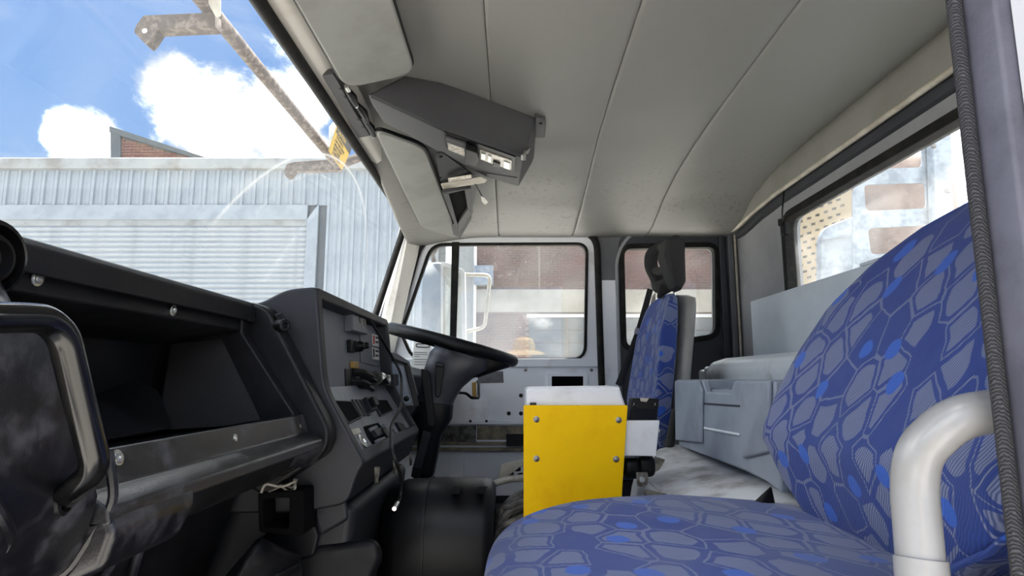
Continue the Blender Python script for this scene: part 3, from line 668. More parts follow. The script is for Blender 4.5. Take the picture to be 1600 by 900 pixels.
for k, pts in enumerate((((408, 770), (414, 755), (440, 762), (462, 752)), ((420, 768), (446, 757), (458, 764), (464, 748)), ((430, 752), (450, 768), (462, 766), (460, 748)))):
    mk('loose_wire', tube(fillet([P(x, y, 1.10 + .015 * k) for x, y in pts], .02, 5, False), .0022, 6), 'hose_pale' if k != 1 else 'hose', None, label=('pale loose wire looping lowest over the duct outlet', 'dark loose wire crossing over the duct outlet', 'short pale loose wire kinked above the duct outlet')[k], cat='wire', group='loose wires under the dash')
# hanging lead
lead = empty('hanging_lead', PP(550, 500, UP), 'thin black lead hanging down the console face to a metal plug', 'cable')
lp_ = [PP(556, 505, UP) + UP[1] * .04, PP(560, 522, UP) + UP[1] * .05, PP(580, 552, UP) + UP[1] * .05, PP(587, 590, UP) + UP[1] * .075, PP(591, 640, LP) + UP[1] * .06, PP(594, 676, LP) + LP[1] * .03, PX(612, 705, -.24), PX(628, 745, -.225), PX(626, 775, -.23), PX(620, 789, -.23)]
mk('cord', tube(fillet(lp_, .04, 5, False), .0038, 8), 'black', lead)
mk('plug', cyl(PX(621, 786, -.23), PX(616, 795, -.23), .0045, 10), 'chrome', lead)

# ------------------------------------------------------------------ driver's instruments, column and wheel
ic = empty('instrument_cluster', (-.42, 2.0, 0), 'dusty grey instrument cluster behind the steering wheel', 'instruments')
mk('housing', hull([P(x, y, Y) for x, y, Y in ((606, 553, 1.91), (636, 566, 1.92), (655, 636, 1.92), (640, 655, 1.92), (606, 650, 1.91), (600, 555, 2.4), (640, 566, 2.4), (660, 640, 2.4), (600, 650, 2.4))]), 'dark_plastic', ic, .008, 3)
IP = plane(P(606, 560, 1.905), P(640, 572, 1.915), P(608, 645, 1.905))
it('dial_panel', [(606, 563), (632, 571), (636, 590), (648, 634), (607, 634)], IP, .004, 'panel_lower', .002, 0, parent=ic)
it('dust_glass', [(607, 566), (630, 573), (634, 592), (643, 630), (608, 630)], IP, .002, 'storage_grey', .001, .004, parent=ic)
it('dark_edge', [(632, 568), (640, 572), (655, 632), (648, 636), (637, 592)], IP, .010, 'black', .002, .002, parent=ic)
for x in (625, 635): screw(PP(x, 623, IP) + IP[1] * .006, IP[1], ic, .006, 'black')
mk('hood', hull([P(x, y, Y) for x, y, Y in ((604, 556, 1.90), (640, 570, 1.915), (640, 565, 1.915), (620, 552, 1.90), (606, 550, 1.90), (606, 550, 2.3), (640, 565, 2.3))]), 'panel_lower', ic, .003)
mk('dash_ledge', hull([P(x, y, Y) for x, y, Y in ((645, 585, 2.45), (690, 590, 2.45), (690, 660, 2.45), (600, 660, 2.45), (640, 570, 2.68), (700, 585, 2.68), (700, 660, 2.68), (600, 560, 2.68), (600, 660, 2.68))]), 'dark_vinyl', ic, .01)

YS = 2.12
colm = empty('steering_column', P(670, 740, YS), 'dark grey steering column cowl with stalks below the wheel', 'steering column')
def sec(l, r, half, Y=YS, n=20, e=.75):
    a, b = P(*l, Y), P(*r, Y); c = (a + b) / 2; u = (b - a) / 2
    return [c + u * sgnp(math.cos(2 * math.pi * j / n), e) + V((0, half * sgnp(math.sin(2 * math.pi * j / n), e), 0)) for j in range(n)]
mk('upper_cowl', loft([sec((681, 541), (768, 566), .085), sec((672, 550), (764, 580), .09), sec((664, 575), (738, 592), .08), sec((660, 592), (722, 606), .07), sec((655, 612), (711, 624), .062), sec((651, 628), (706, 640), .058)]), 'cowl_grey', colm, ang=70)
mk('wheel_boss', loft([sec((740, 552), (798, 566), .05), sec((738, 562), (796, 574), .05), sec((735, 578), (770, 582), .045), sec((728, 588), (748, 590), .04)]), 'dark_plastic', colm, ang=70)
mk('lower_cowl', loft([sec((652, 624), (708, 632), .062, e=.5), sec((640, 655), (706, 655), .062, e=.5), sec((640, 670), (694, 674), .055, e=.5), sec((655, 678), (690, 680), .05, e=.5), sec((650, 735), (678, 742), .045, e=.5), sec((652, 746), (672, 748), .03, e=.5)]), 'dark_plastic', colm, .003, ang=50)
mk('stalk', hull([P(x, y, 2.045 + d) for x, y in ((658, 576), (668, 578), (672, 586), (680, 660), (678, 668), (668, 666), (664, 590), (658, 584)) for d in (-.01, .008)]), 'black', colm, .003)
mk('stalk', hull([P(x, y, 2.03 + d) for x, y in ((680, 566), (692, 568), (694, 574), (688, 618), (684, 622), (680, 618)) for d in (-.008, .008)]), 'black', colm, .003)
mk('stalk_tip', hull([P(x, y, 2.022 + d) for x, y in ((680, 565), (693, 567), (693, 574), (680, 572)) for d in (-.010, .006)]), 'pod_plastic', colm, .003)
mk('adjust_lever', hull([P(x, y, 2.05 + d) for x, y in ((661, 671), (674, 676), (658, 735), (645, 730)) for d in (-.012, .006)]), 'pod_plastic', colm, .003)
mk('lever_grip', hull([P(x, y, 2.045 + d) for x, y in ((645, 728), (660, 732), (656, 750), (642, 745)) for d in (-.014, .010)]), 'black', colm, .003)
mk('lever_rod', tube(fillet([P(655, 748, 2.04), P(668, 752, 2.04), P(671, 758, 2.04), P(660, 760, 2.04)], .01, 4, False), .003, 8), 'steel', colm)
mk('lower_shaft', cyl(P(660, 745, YS), P(640, 860, YS), .03, 14), 'black', colm)

swc = empty('steering_wheel', P(708, 543, YS), 'large black steering wheel seen edge-on with a worn grey top', 'steering wheel')
a, b = P(613, 514, YS), P(801, 564, YS); wcx = (a + b) / 2; U_ = (b - a) / 2; R_ = U_.length; U_.normalize()
mk('rim', tube([wcx + U_ * R_ * math.cos(t * math.pi / 32) + V((0, R_ * math.sin(t * math.pi / 32), 0)) for t in range(64)], .020, 12, True), 'dark_plastic', swc)
Nw = U_.cross(V((0, 1, 0))).normalized()
for t in (.35, 2.8, 4.7):
    e = wcx + (U_ * math.cos(t) + V((0, math.sin(t), 0))) * R_
    mk('spoke', tube([wcx - Nw * .012, (wcx + e) / 2 - Nw * .004, e], [.02, .016, .012], 10, flat=.5), 'dark_plastic', swc)
mk('hub', lathe([(.06, -.02), (.07, 0), (.06, .02), (.0001, .024)], wcx, Nw, 24), 'dark_plastic', swc)

# card hanging by the pillar, handbrake bits on the door side
cdn = empty('hanging_card', P(655, 575, 2.62), 'pale printed card tag standing behind the wheel by the pillar', 'card')
CP = (P(655, 555, 2.60), V((0, -1, 0)))
it('card', [(648, 531), (674, 533), (670, 578), (642, 577)], CP, .002, 'paper', 0, parent=cdn)
mk('slot_outline', tube(fillet([PP(x, y, CP) + V((0, -.004, 0)) for x, y in ((651, 537), (671, 538), (670.5, 543), (650, 542))], .006, 3), .0018, 6, True), 'ink', cdn)
for y in (550, 553, 556, 561, 565, 569): it('print', [(647.5, y), (668 if y != 556 else 656, y + .6), (668 if y != 556 else 656, y + 1.4), (647.4, y + .8)], CP, .0004, 'ink', 0, .002, parent=cdn)
mk('hand_valve', join(hull([P(x, y, 2.5 + d) for x, y in ((737, 598), (744, 596), (745, 620), (738, 620)) for d in (0, .03)])), 'brass', None, .002, label='small brass valve lever on the door behind the steering column', cat='valve')
mk('valve_bracket', tube(fillet([P(705, 613, 2.46), P(728, 614, 2.48), P(737, 622, 2.50), P(748, 622, 2.56), P(748, 600, 2.62), P(746, 596, 2.70)], .012, 4, False), .006, 8), 'black', None, label='bent black bracket holding the brass valve lever', cat='bracket')
# ------------------------------------------------------------------ passenger seat
ps = empty('passenger_seat', (.25, .87, -.76), 'large blue patterned passenger seat in the right foreground', 'seat')
def cush(p, q):
    x, y = p.x, p.y
    if p.z > 0:
        q.z += -.016 * max(0, 1 - (x * x + y * y) * 1.1) + .012 * y * max(0, 1 - abs(x)) - .02 * max(0, -x) ** 2
    q.z -= .012 * max(0, -x - .2) + .012 + .024 * max(0, x) ** 1.3
    return q
mk('cushion', superell((.285, .88, -.272), (.327, .30, .087), .55, .42, cush, 72, 36), 'fabric_seat', ps)
WT = [(-.34, .10), (-.26, .15), (-.21, .19), (-.163, .25), (-.10, .296), (-.02, .298), (.036, .285), (.127, .238), (.19, .178), (.235, .10), (.262, .0)]
def seat_back(name, parent, cy, k, x0, wt, scale=1., th=.095, mat_='fabric_back', nz=40, nu=56):
    rings = []; z0, z1 = wt[0][0], wt[-1][0]
    for i in range(nz + 1):
        t = i / nz; t = .5 - .5 * math.cos(math.pi * t)
        z = z0 + (z1 - z0) * t; w = max(.004, lerp_tab(wt, z)) * scale; r = []
        e = min(1, 4 * min(t + .02, 1 - t + .01)) ** .5
        for j in range(nu):
            a = 2 * math.pi * j / nu; cx_, sy_ = sgnp(math.cos(a), .6), sgnp(math.sin(a), .5)
            bol = .030 * abs(sy_) ** 3 * (1 if cx_ < 0 else 0)      # side bolsters come forward
            xx = x0 + (k * (z + .1) if z > -.1 else -.15 * (z + .1)) + th * .5 + cx_ * th * .5 * e - bol * e + .012
            r.append(V((xx, cy + sy_ * w, z)))
        rings.append(r)
    return mk(name, loft(rings), mat_, parent, ang=70)
seat_back('backrest', ps, .872, .5, .455, WT)
mk('back_piping', tube([V((.505 + .5 * (z + .1), .872 - lerp_tab(WT, z) * .995, z)) for z in [-.25 + .02 * i for i in range(22)]], .004, 6), 'fabric_back', ps)
mk('back_shell', loft([[V((.575 + .5 * (z + .1) + .02 * math.cos(a), .872 + .9 * max(.02, lerp_tab(WT, z)) * math.sin(a), z)) for a in [2 * math.pi * j / 24 for j in range(24)]] for z in [-.3 + .026 * i for i in range(20)]]), 'shell_grey', ps)
mk('headrest', superell((.725, .815, .315), (.045, .075, .05), .6, .5), 'head_foam', ps)
for y in (.79, .84): mk('headrest_post', cyl(V((.70, y, .18)), V((.725, y, .32)), .006, 10), 'chrome', ps)
mk('base', box((.02, .66, -.76), (.46, 1.10, -.36)), 'dark_plastic', ps, .02)
mk('recliner_cover', superell((.52, .575, -.37), (.13, .022, .075), .6, .7), 'shell_grey', ps)
mk('care_label', box((.655, .772, .20), (.665, .776, .235)), 'paper', ps)

rail = [V((.46, .545, -.035)), PX(1565, 640, .443), PX(1490, 652, .40), PX(1434, 706, .371), PX(1428, 760, .366), PX(1440, 900, .36), PX(1450, 1010, .355), PX(1455, 1200, .35)]
gr_ = empty('grab_rail', rail[-1], 'thick white tubular grab rail beside the passenger seat', 'grab rail')
mk('tube', tube(fillet(rail, [0, .02, .05, .05, .03, .05, 0, 0], 8, False), .0195, 20), 'rail_white', gr_)
mk('sleeve', tube([PX(1438, 872, .361), PX(1443, 930, .358), PX(1448, 1000, .356)], .0212, 20), 'rail_white', gr_)

# ------------------------------------------------------------------ driver seat
ds = empty('driver_seat', (.4, 2.28, -.76), 'blue patterned driver seat with a black two-wing headrest', 'seat')
WT2 = [(-.34, .10), (-.26, .2), (-.16, .245), (-.05, .25), (.05, .235), (.15, .215), (.22, .205), (.272, .19), (.295, .15), (.305, .0)]
seat_back('backrest', ds, 2.285, .16, .470, WT2, 1., .055)
sh = []
for i in range(23):
    z = -.27 + .0261 * i; w = lerp_tab([(-.3, .2), (-.05, .235), (.15, .215), (.24, .20), (.285, .17), (.304, .05)], z); x = .566 + .16 * (z + .1)
    sh.append([V((x + .030 * sgnp(math.cos(a), .6), 2.285 + w * sgnp(math.sin(a), .5), z)) for a in [2 * math.pi * j / 28 for j in range(28)]])
mk('back_shell', loft(sh), 'shell_grey', ds, ang=60)
mk('cushion', superell((.335, 2.285, -.27), (.19, .24, .08), .55, .4), 'fabric_seat', ds)
mk('base', box((.2, 2.08, -.76), (.5, 2.48, -.33)), 'dark_plastic', ds, .02)
hr = mk('headrest', loft([[V((q.x, 2.14 + dy, q.z)) for q in [P(x, y, 2.14) for x, y in pts]] for dy, pts in (
    (-.045, [(1044, 380), (1054, 375), (1064, 378), (1064, 440), (1058, 452), (1050, 448), (1046, 430), (1040, 400)]),
    (-.03, [(1038, 376), (1052, 370), (1066, 374), (1068, 442), (1060, 456), (1050, 452), (1042, 428), (1034, 402)]),
    (.04, [(1036, 377), (1052, 371), (1066, 375), (1068, 442), (1060, 455), (1050, 451), (1040, 428), (1031, 402)]),
    (.07, [(1046, 380), (1054, 376), (1064, 380), (1064, 440), (1058, 450), (1050, 446), (1046, 430), (1040, 402)]))]), 'head_foam', ds, .004, 3, ang=60)
mk('headrest_hoop', tube(fillet([P(1055, 436, 2.17), P(1030, 452, 2.26), P(1027, 436, 2.37), P(1016, 415, 2.40), P(1018, 396, 2.40), P(1036, 386, 2.36), P(1052, 392, 2.20)], .04, 5, False), [.042] * 14 + [.036] * 30 if False else .027, 14, flat=.9), 'head_foam', ds)
mk('headrest_bar', tube([P(1050, 410, 2.18), P(1036, 424, 2.28), P(1022, 424, 2.39)], .018, 10), 'head_foam', ds)
mk('headrest_neck', hull([P(x, y, 2.22 + d) for x, y in ((1028, 446), (1052, 434), (1056, 452), (1026, 468)) for d in (-.03, .14)]), 'head_foam', ds, .012, 3)
for dy in (0, .14): mk('headrest_post', cyl(P(1054, 470, 2.2 + dy), P(1054, 445, 2.2 + dy), .005, 8), 'chrome', ds)
belt = empty('seat_belt', P(985, 560, 2.5), 'black seat belt strap running down the far side of the driver seat', 'seat belt')
bp_ = [P(1016, 452, 2.62), P(1008, 482, 2.60), P(997, 520, 2.57), P(980, 566, 2.54), P(966, 602, 2.52)]
mk('strap', tube(bp_, .013, 8, flat=.16), 'strap', belt)
mk('guide', hull([P(x, y, 2.61 + d) for x, y in ((1019, 462), (1025, 456), (1024, 474), (1014, 486)) for d in (0, .03)]), 'light_trim', belt, .004)
mk('tongue', hull([P(x, y, 2.545 + d) for x, y in ((993, 510), (1001, 515), (998, 524), (990, 520)) for d in (0, .02)]), 'chrome', belt, .002)
buck = mk('belt_buckle_stalk', tube([P(1055, 640, 1.93), P(1050, 670, 1.92), P(1045, 700, 1.9)], [.012, .013, .016], 8, flat=.5), 'strap', None, label='black belt buckle stalk between driver seat and grey storage bin', cat='belt buckle')

# ------------------------------------------------------------------ engine cover, storage, rear box
ec = empty('engine_cover', (.45, 1.5, -.76), 'worn grey vinyl engine cover between the seats', 'engine cover')
ecp = [PX(1060, 689, .50), P(1030, 700, 1.78), P(1008, 772, 1.50), P(1010, 800, 1.46), P(1150, 796, 1.14), P(1206, 745, 1.17), P(1204, 728, 1.22), V((.62, 1.16, -.20)), V((.62, 1.86, -.20))]
tops = [V((.44, 1.90, -.215)), V((.33, 1.70, -.262)), V((.345, 1.30, -.275)), V((.40, 1.17, -.262)), V((.47, 1.13, -.245)), V((.56, 1.12, -.225)), V((.75, 1.12, -.215)), V((.75, 1.92, -.2)), V((.5, 1.93, -.205))]
rg = [[V((t.x + (t.x - .55) * s, t.y + (t.y - 1.5) * s * .6, t.z + dz)) for t in tops] for s, dz in ((.10, -.48), (.08, -.10), (.03, -.03), (0, -.004), (-.05, .002))]
mk('vinyl_skin', loft(rg), 'mat_grey', ec, .006, 3, ang=50)
mk('edge_fold', tube(fillet([V((.35, 1.66, -.262)), V((.355, 1.32, -.272)), V((.41, 1.19, -.258)), V((.50, 1.14, -.236)), V((.58, 1.125, -.22))], .06, 5, False), .006, 8), 'mat_grey', ec)
mk('dark_flap', hull([P(x, y, Y) for x, y, Y in ((1170, 790, 1.10), (1206, 757, 1.12), (1215, 800, 1.08), (1180, 806, 1.06), (1190, 800, 1.2))]), 'black', ec, .004)

XS = .505
st = empty('storage_bin', (.6, 1.5, -.2), 'moulded grey plastic storage bin with hand slot behind the seats', 'storage bin')
SP = (V((XS, 1.5, 0)), V((-1, 0, 0)))
def sx(pts): return [(PX(x, y, XS).y, PX(x, y, XS).z) for x, y in pts]
ztop = PX(1060, 593, XS).z
yl = PX(1058, 640, XS).y
slot = [(PX(1097, 593, XS).y, ztop + .01), (PX(1102, 606, XS).y, ztop - .03), (PX(1140, 606, XS).y, ztop - .03), (PX(1146, 593, XS).y, ztop + .01)]
body = [(yl, -.205), (yl, ztop)] + [(slot[0][0], ztop), slot[1], slot[2], (slot[3][0], ztop)] + [(1.185, ztop), (1.185, -.215), (PX(1195, 722, XS).y, -.205), (PX(1165, 715, XS).y, -.200)]
mk('front_wall', ext([V((XS, y, z)) for y, z in body], (.018, 0, 0)), 'storage_grey', st, .006, 3)
mk('bin_body', ext([V((XS + .018, y, z)) for y, z in ((yl, -.205), (yl, ztop), (slot[0][0], ztop), (slot[0][0], -.03), (slot[3][0], -.03), (slot[3][0], ztop), (.72, ztop), (.72, -.215))], (.20, 0, 0)), 'storage_grey', st, .004)
mk('raised_panel', decal([(1162, 596), (1208, 594), (1208, 706), (1165, 716)], SP, .010), 'storage_grey', st, .006, 3)
mk('raised_panel', decal([(1058.5, 595), (1096, 595), (1101, 610), (1100, 692), (1060, 688)], SP, .010), 'storage_grey', st, .006, 3)
mk('panel_groove', decal([(1099, 629), (1156, 633), (1156, 636), (1099, 632)], SP, .0015), 'dark_vinyl', st)
mk('panel_ledge', decal([(1101, 667), (1157, 677), (1157, 681), (1103, 671)], SP, .005), 'box_grey', st, .002)
mk('slot_rag', hull([V((XS + .03 + dx, slot[0][0] + (slot[3][0] - slot[0][0]) * t, ztop - dz)) for dx, t, dz in ((0, .35, .03), (.02, .6, .012), (0, .95, .022), (.05, .5, .02), (.03, .9, .03), (.05, .3, .03))]), 'hose_pale', st, .003)
bk = empty('rear_ledge', (.86, 1.6, -.2), 'scuffed pale grey moulded ledge across the back of the cab', 'ledge')
mk('ledge_body', prism_y([(.735, -.2), (.725, .02), (.745, .055), (.80, .072), (XR, .085), (XR, -.2)], .62, 2.30), 'bunk_grey', bk, .012, 3)
mk('end_folds', loft([[V((.745 + .012 * math.sin(k * 1.9) + .26 * (j > 1), 2.30 + .02 * k, (-.2, .05 - .004 * k + .006 * math.sin(k * 2.3), .07 - .004 * k, -.2)[j])) for j in range(4)] for k in range(8)]), 'bunk_grey', bk, .008)
XB = .955
rb = empty('rear_box', (.98, 1.8, .08), 'flat light grey box panel standing under the rear window', 'box')
BP_ = (V((XB, 1.5, 0)), V((-1, 0, 0)))
yb0 = PX(1172, 471, XB).y
mk('box_shell', box((XB, .70, .03), (XR - .016, yb0, .302)), 'box_grey', rb, .005, 3)
mk('box_lid', box((XB - .003, .70, .300), (XR - .016, PX(1345, 419, XB).y, .309)), 'box_grey', rb, .002)

# ------------------------------------------------------------------ yellow box between the seats
yb = empty('control_box', (.15, 1.55, -.5), 'white box with a bright yellow front plate between the seats', 'box')
YP = (P(895, 700, 1.45), V((0, -1, 0)))
mk('front_plate', decal([(818, 633), (980, 633), (966, 850), (818, 850)], YP, .006, 0, .004), 'yellow', yb, .001)
for x, y in ((838, 655), (966, 656), (838, 716), (962, 717)): screw(PP(x, y, YP) + V((0, -.006, 0)), (0, -1, 0), yb, .005, 'steel')
a, b = P(822, 604, 1.50), P(974, 604, 1.50)
mk('white_case', join(hull([P(x, y, Y) for x, y in ((822, 606), (968, 604), (978, 634), (970, 850), (820, 850)) for Y in (1.462,)] + [P(x, y, 1.462) + V((0, .20, 0)) for x, y in ((822, 606), (968, 604), (980, 634), (972, 850), (820, 850))])), 'white_box', yb, .008, 3)
mk('lid_hinge', decal([(828, 629), (838, 629), (838, 633), (828, 633)], (P(833, 631, 1.455), V((0, -1, 0))), .004), 'black', yb)
sh_ = empty('switch_holder', P(1000, 712, 1.46), 'white bracket pocket holding a black remote switch box', 'holder')
HP = (P(1000, 690, 1.46), V((0, -1, 0)))
mk('pocket', hull([PP(x, y, HP) + V((0, d, 0)) for x, y in ((976, 657), (1031, 657), (1025, 713), (974, 712)) for d in (0, .06)]), 'white_box', sh_, .002)
screw(PP(1029, 673, HP) + V((.001, .0, 0)), (1, -.4, 0), sh_, .003, 'chrome')
rm = empty('remote_switch', P(1006, 660, 1.48), 'small black switch box with two knobs standing in the white pocket', 'switch box')
RP = (P(1006, 640, 1.468), V((0, -1, 0)))
mk('body', hull([PP(x, y, RP) + V((0, d, 0)) for x, y in ((988, 622), (1030, 623), (1027, 660), (984, 659)) for d in (0, .045)]), 'black', rm, .003)
mk('screen', decal([(987, 638), (1026, 639), (1025, 655), (985, 655)], RP, .001), 'gloss_black', rm)
mk('wear_patch', decal([(1000, 621.5), (1014, 622.5), (1010, 628), (1001, 627)], RP, .0006), 'light_trim', rm)
for x in (992, 1025): mk('knob', lathe([(.0055, 0), (.0055, .005), (.003, .006), (.0001, .003)], PP(x, 633, RP), (0, -1, 0), 12), 'gloss_black', rm)
for k, (x, y) in enumerate(((985, 730), (1008, 727))):
    mk('isolator_knob', superell(P(x, y, 1.52), (.022, .03, .026), .6, .6), 'black', None, label=('left of two black rubber lumps under the white pocket', 'right of two black rubber lumps under the white pocket')[k], cat='knob', group='black lumps under the pocket')
br = mk('hole_bracket', plate(r2(px2([(994, 738), (1012, 738), (1012, 757), (1007, 760), (998, 760), (995, 757)], 1.44), .003), [r2(px2([(999, 744), (1008, 744), (1008, 754), (999, 754)], 1.44), .006)], (0, 1.44, 0), (1, 0, 0), (0, 0, 1), .004), 'steel', None, label='small steel bracket with a round hole beside the yellow plate', cat='bracket')
mk('vinyl_flap', hull([P(x, y, Y) for x, y, Y in ((1022, 712, 1.62), (1040, 718, 1.60), (1030, 735, 1.55), (1010, 742, 1.53), (1030, 725, 1.7))]), 'hose_pale', None, .003, label='torn pale vinyl flap under the white pocket', cat='vinyl flap')
mk('floor_channel', hull([P(x, y, Y) for x, y, Y in ((1005, 764, 1.40), (1011, 764, 1.40), (1060, 776, 1.36), (1060, 790, 1.36), (1006, 790, 1.40))]), 'dull_metal', None, .002, label='folded metal channel end at the front of the engine cover', cat='channel')

# ------------------------------------------------------------------ black drum cover and hoses
dr = empty('drum_cover', P(690, 860, 1.55), 'rounded black plastic cover with two slots in the footwell', 'cover')
def drsec(px, s):
    c = P(px, 850, 1.56); r = .155 * s
    return [c + V((0, r * .9 * sgnp(math.cos(a), .8), r * sgnp(math.sin(a), .8))) for a in [2 * math.pi * j / 40 for j in range(40)]]
mk('drum', loft([drsec(604, .72), drsec(612, .88), drsec(632, .97), drsec(690, 1.0), drsec(755, 1.0), drsec(768, .97), drsec(773, .90)]), 'black', dr, ang=50)
mk('drum_seam', loft([[c0 + (c0 - P(672, 850, 1.56)) * .012 + V((dx, 0, 0)) for c0 in drsec(672, 1.0)] for dx in (-.002, .002)]), 'black', dr)
for x in (706, 746):
    mk('slot', hull([PZ(q, w, P(690, 850, 1.56).z + .150 - dz) for q, w in ((x - 4, 772), (x + 12, 772), (x + 16, 760), (x + 3, 760)) for dz in (0, .01)]), 'black_matte', dr, .002)
hs = []
for k in range(13):
    x0 = 772 + random.uniform(-4, 12); y0 = 880 - random.uniform(0, 40); Yh = 1.50 + random.uniform(0, .14)
    pts = [P(x0, y0 + 30, Yh), P(x0 + random.uniform(0, 12), 815 + random.uniform(-25, 20), Yh), P(800 + random.uniform(-8, 8), 782 + k * 4 % 36 + random.uniform(-4, 6), Yh - .02), P(835, 765 + k * 5 % 40, Yh + .04)]
    mk('hose', tube(fillet(pts, .06, 5, False), random.choice((.006, .008, .010)), 8), 'hose', None, label='grey rubber hose in the tangle beside the yellow plate', cat='hose', group='tangled hoses beside the yellow plate')
mk('conduit', tube(fillet([P(756, 764, 1.66), P(780, 752, 1.66), P(800, 748, 1.66), P(835, 746, 1.66)], .03, 4, False), .009, 10), 'hose_pale', None, label='pale thick conduit arching over the hose tangle', cat='conduit')
mk('linkage_plate', hull([P(x, y, 1.95 + d) for x, y in ((783, 726), (788, 724), (820, 718), (820, 724), (792, 730), (786, 750), (778, 750)) for d in (0, .02)]), 'light_trim', None, .002, label='bent pale metal plate above the hoses at the left of the yellow plate', cat='bracket')
mk('gear_linkage', join(*[hull([P(x + q, y + w, 1.98 + d) for q, w in ((0, 0), (9, -2), (10, 8), (1, 9)) for d in (0, .03)]) for x, y in ((793, 736), (804, 728), (808, 740))]), 'black', None, .003, label='black linkage block behind the left edge of the yellow plate', cat='linkage')
mk('pedal_bracket', hull([P(x, y, 1.75 + d) for x, y in ((590, 855), (606, 846), (604, 866), (596, 872)) for d in (0, .06)]), 'dull_metal', None, .003, label='dull metal pedal bracket deep in the footwell beside the drum', cat='bracket')
mk('brake_pedal', hull([P(x, y, 1.8 + d) for x, y in ((597, 800), (612, 806), (608, 830), (600, 826)) for d in (0, .03)]), 'dark_plastic', None, .003, label='dark pedal hanging behind the console lead', cat='pedal')
# ------------------------------------------------------------------ overhead: visors, console, locker
def visor(name, pts, th, label):
    o = empty(name, sum(pts, V()) / len(pts), label, 'sun visor', 'sun visors along the windscreen header')
    n = (pts[1] - pts[0]).cross(pts[2] - pts[0]).normalized()
    if n.z > 0: n = -n
    q = fillet(pts, .05, 6); mk('pad', ext([p - n * th for p in q], n * th), 'visor_grey', o, .006, 3)
    mk('edging', tube([p - n * th * .75 for p in q], .0055, 8, True), 'black', o); return o
vz = lambda x, y, z: PZ(x, y, z)
e0, e1_ = PZ(540, 140, .675), PZ(650, 116, .722)
visor('sun_visor', [e0, e1_, V((e1_.x, .62, e1_.z)), V((e0.x, .62, e0.z))], .018, 'grey padded sun visor nearest the camera')
f0, f1, f2, f3 = PZ(584, 203, .668), PZ(664, 232, .672), PZ(718, 374, .598), PZ(658, 356, .612)
v2 = visor('sun_visor', [f0, f1, f2, f3], .016, 'grey padded sun visor over the driver side of the windscreen')
vb = empty('visor_bracket', PZ(540, 170, .69), 'dark steel visor hinge bracket on the windscreen header', 'bracket')
for k, pts in enumerate((((503, 118), (520, 116), (528, 128), (552, 172), (537, 176), (505, 122)), ((537, 176), (552, 172), (578, 212), (560, 216)))):
    g = [PZ(x, y, .688) for x, y in pts]
    mk('bracket_plate', ext(g, (.012, 0, .016)), 'overhead_grey', vb, .001)
for x, y in ((532, 140), (540, 153), (560, 188), (567, 199)): mk('rivet_hole', lathe([(.006, 0), (.0001, .001)], PZ(x, y, .6868), (0, 0, -1), 12), 'black', vb)
for a_, b_, c_ in (((540, 136), (551, 152), (556, 164)), ((555, 160), (568, 176), (574, 190)), ((566, 182), (580, 200), (584, 212))):
    mk('hinge_rod', tube([PZ(*a_, .684), PZ(*b_, .680), PZ(*c_, .680)], [.006, .011, .006], 10), 'black', vb)
for x, y in ((543, 137), (556, 162), (582, 209)): mk('rod_end', cyl(PZ(x - 2, y - 3, .681), PZ(x + 2, y + 4, .681), .006, 10), 'chrome', vb)

oc = empty('overhead_console', PZ(750, 200, .78), 'dark grey wedge-shaped overhead console with reading lights', 'overhead console')
ztp = .775
A1, B1, C1 = PZ(632, 118, .765), PZ(690, 129, ztp), PZ(838, 183, .770)
D1, E1, F1 = PZ(817, 246, .640), PZ(697, 207, .640), PZ(572, 148, .668)
G1, H1, I1 = PZ(810, 292, .655), PZ(765, 279, .655), PZ(692, 222, .66)
top2 = [PZ(836, 246, .752), PZ(700, 215, .765), PZ(600, 190, .72)]
mk('body', hull([A1, B1, C1, D1, E1, F1, G1, H1, I1] + top2 + [PZ(600, 192, .675)]), 'overhead_grey', oc, .007, 3)
mk('end_flange', ext([PZ(x, y, .757) for x, y in ((836, 182), (852, 187), (853, 196), (849, 250), (836, 252))], (0, 0, .012)), 'overhead_grey', oc, .003)
UPn = plane(E1, D1, G1)
def oit(name, pts, th, m, lift=0., bev=.001, pl=UPn): return mk(name, decal(pts, pl, th, lift), m, oc, bev)
oit('light_frame', [(694, 204), (806, 244), (804, 266), (696, 228)], .0035, 'black', 0, .001)
oit('reading_lens', [(699, 219), (726, 229), (727, 241), (701, 231)], .004, 'lens', .003)
oit('lamp_cap', [(697, 209), (728, 220), (727, 228), (698, 218)], .006, 'overhead_grey', .003)
oit('rocker_switch', [(728, 221), (746, 228), (749, 238), (744, 250), (727, 244)], .018, 'black', .003, .003)
rl = oit('reading_lamp', [(750, 231), (800, 248), (799, 263), (751, 246)], .004, 'lens', .003)
for pts in ([(752, 234), (759, 236), (758, 245), (752, 243)], [(763, 238), (768, 240), (767, 249), (762, 247)], [(787, 247), (797, 250), (796, 260), (787, 257)]): mk('reflector', decal(pts, UPn, .004, .007), 'chrome', rl, .001)
mk('bulb_holder', decal([(771, 246), (782, 250), (781, 257), (770, 253)], UPn, .006, .007), 'black', rl, .001)
mk('cover_line', decal([(760, 270), (808, 277), (808, 279), (762, 273)], UPn, .002), 'overhead_grey', oc, .0005)
EN = plane(C1, D1, G1)
mk('end_clip', join(decal([(818, 236), (828, 226), (829, 230), (821, 240)], EN, .008), decal([(814, 242), (819, 238), (819, 250), (814, 250)], EN, .006)), 'chrome', oc, .001)
for x, y in ((845, 193), (843, 243)): screw(PZ(x, y, .7565), (0, 0, -1), oc, .004, 'black')

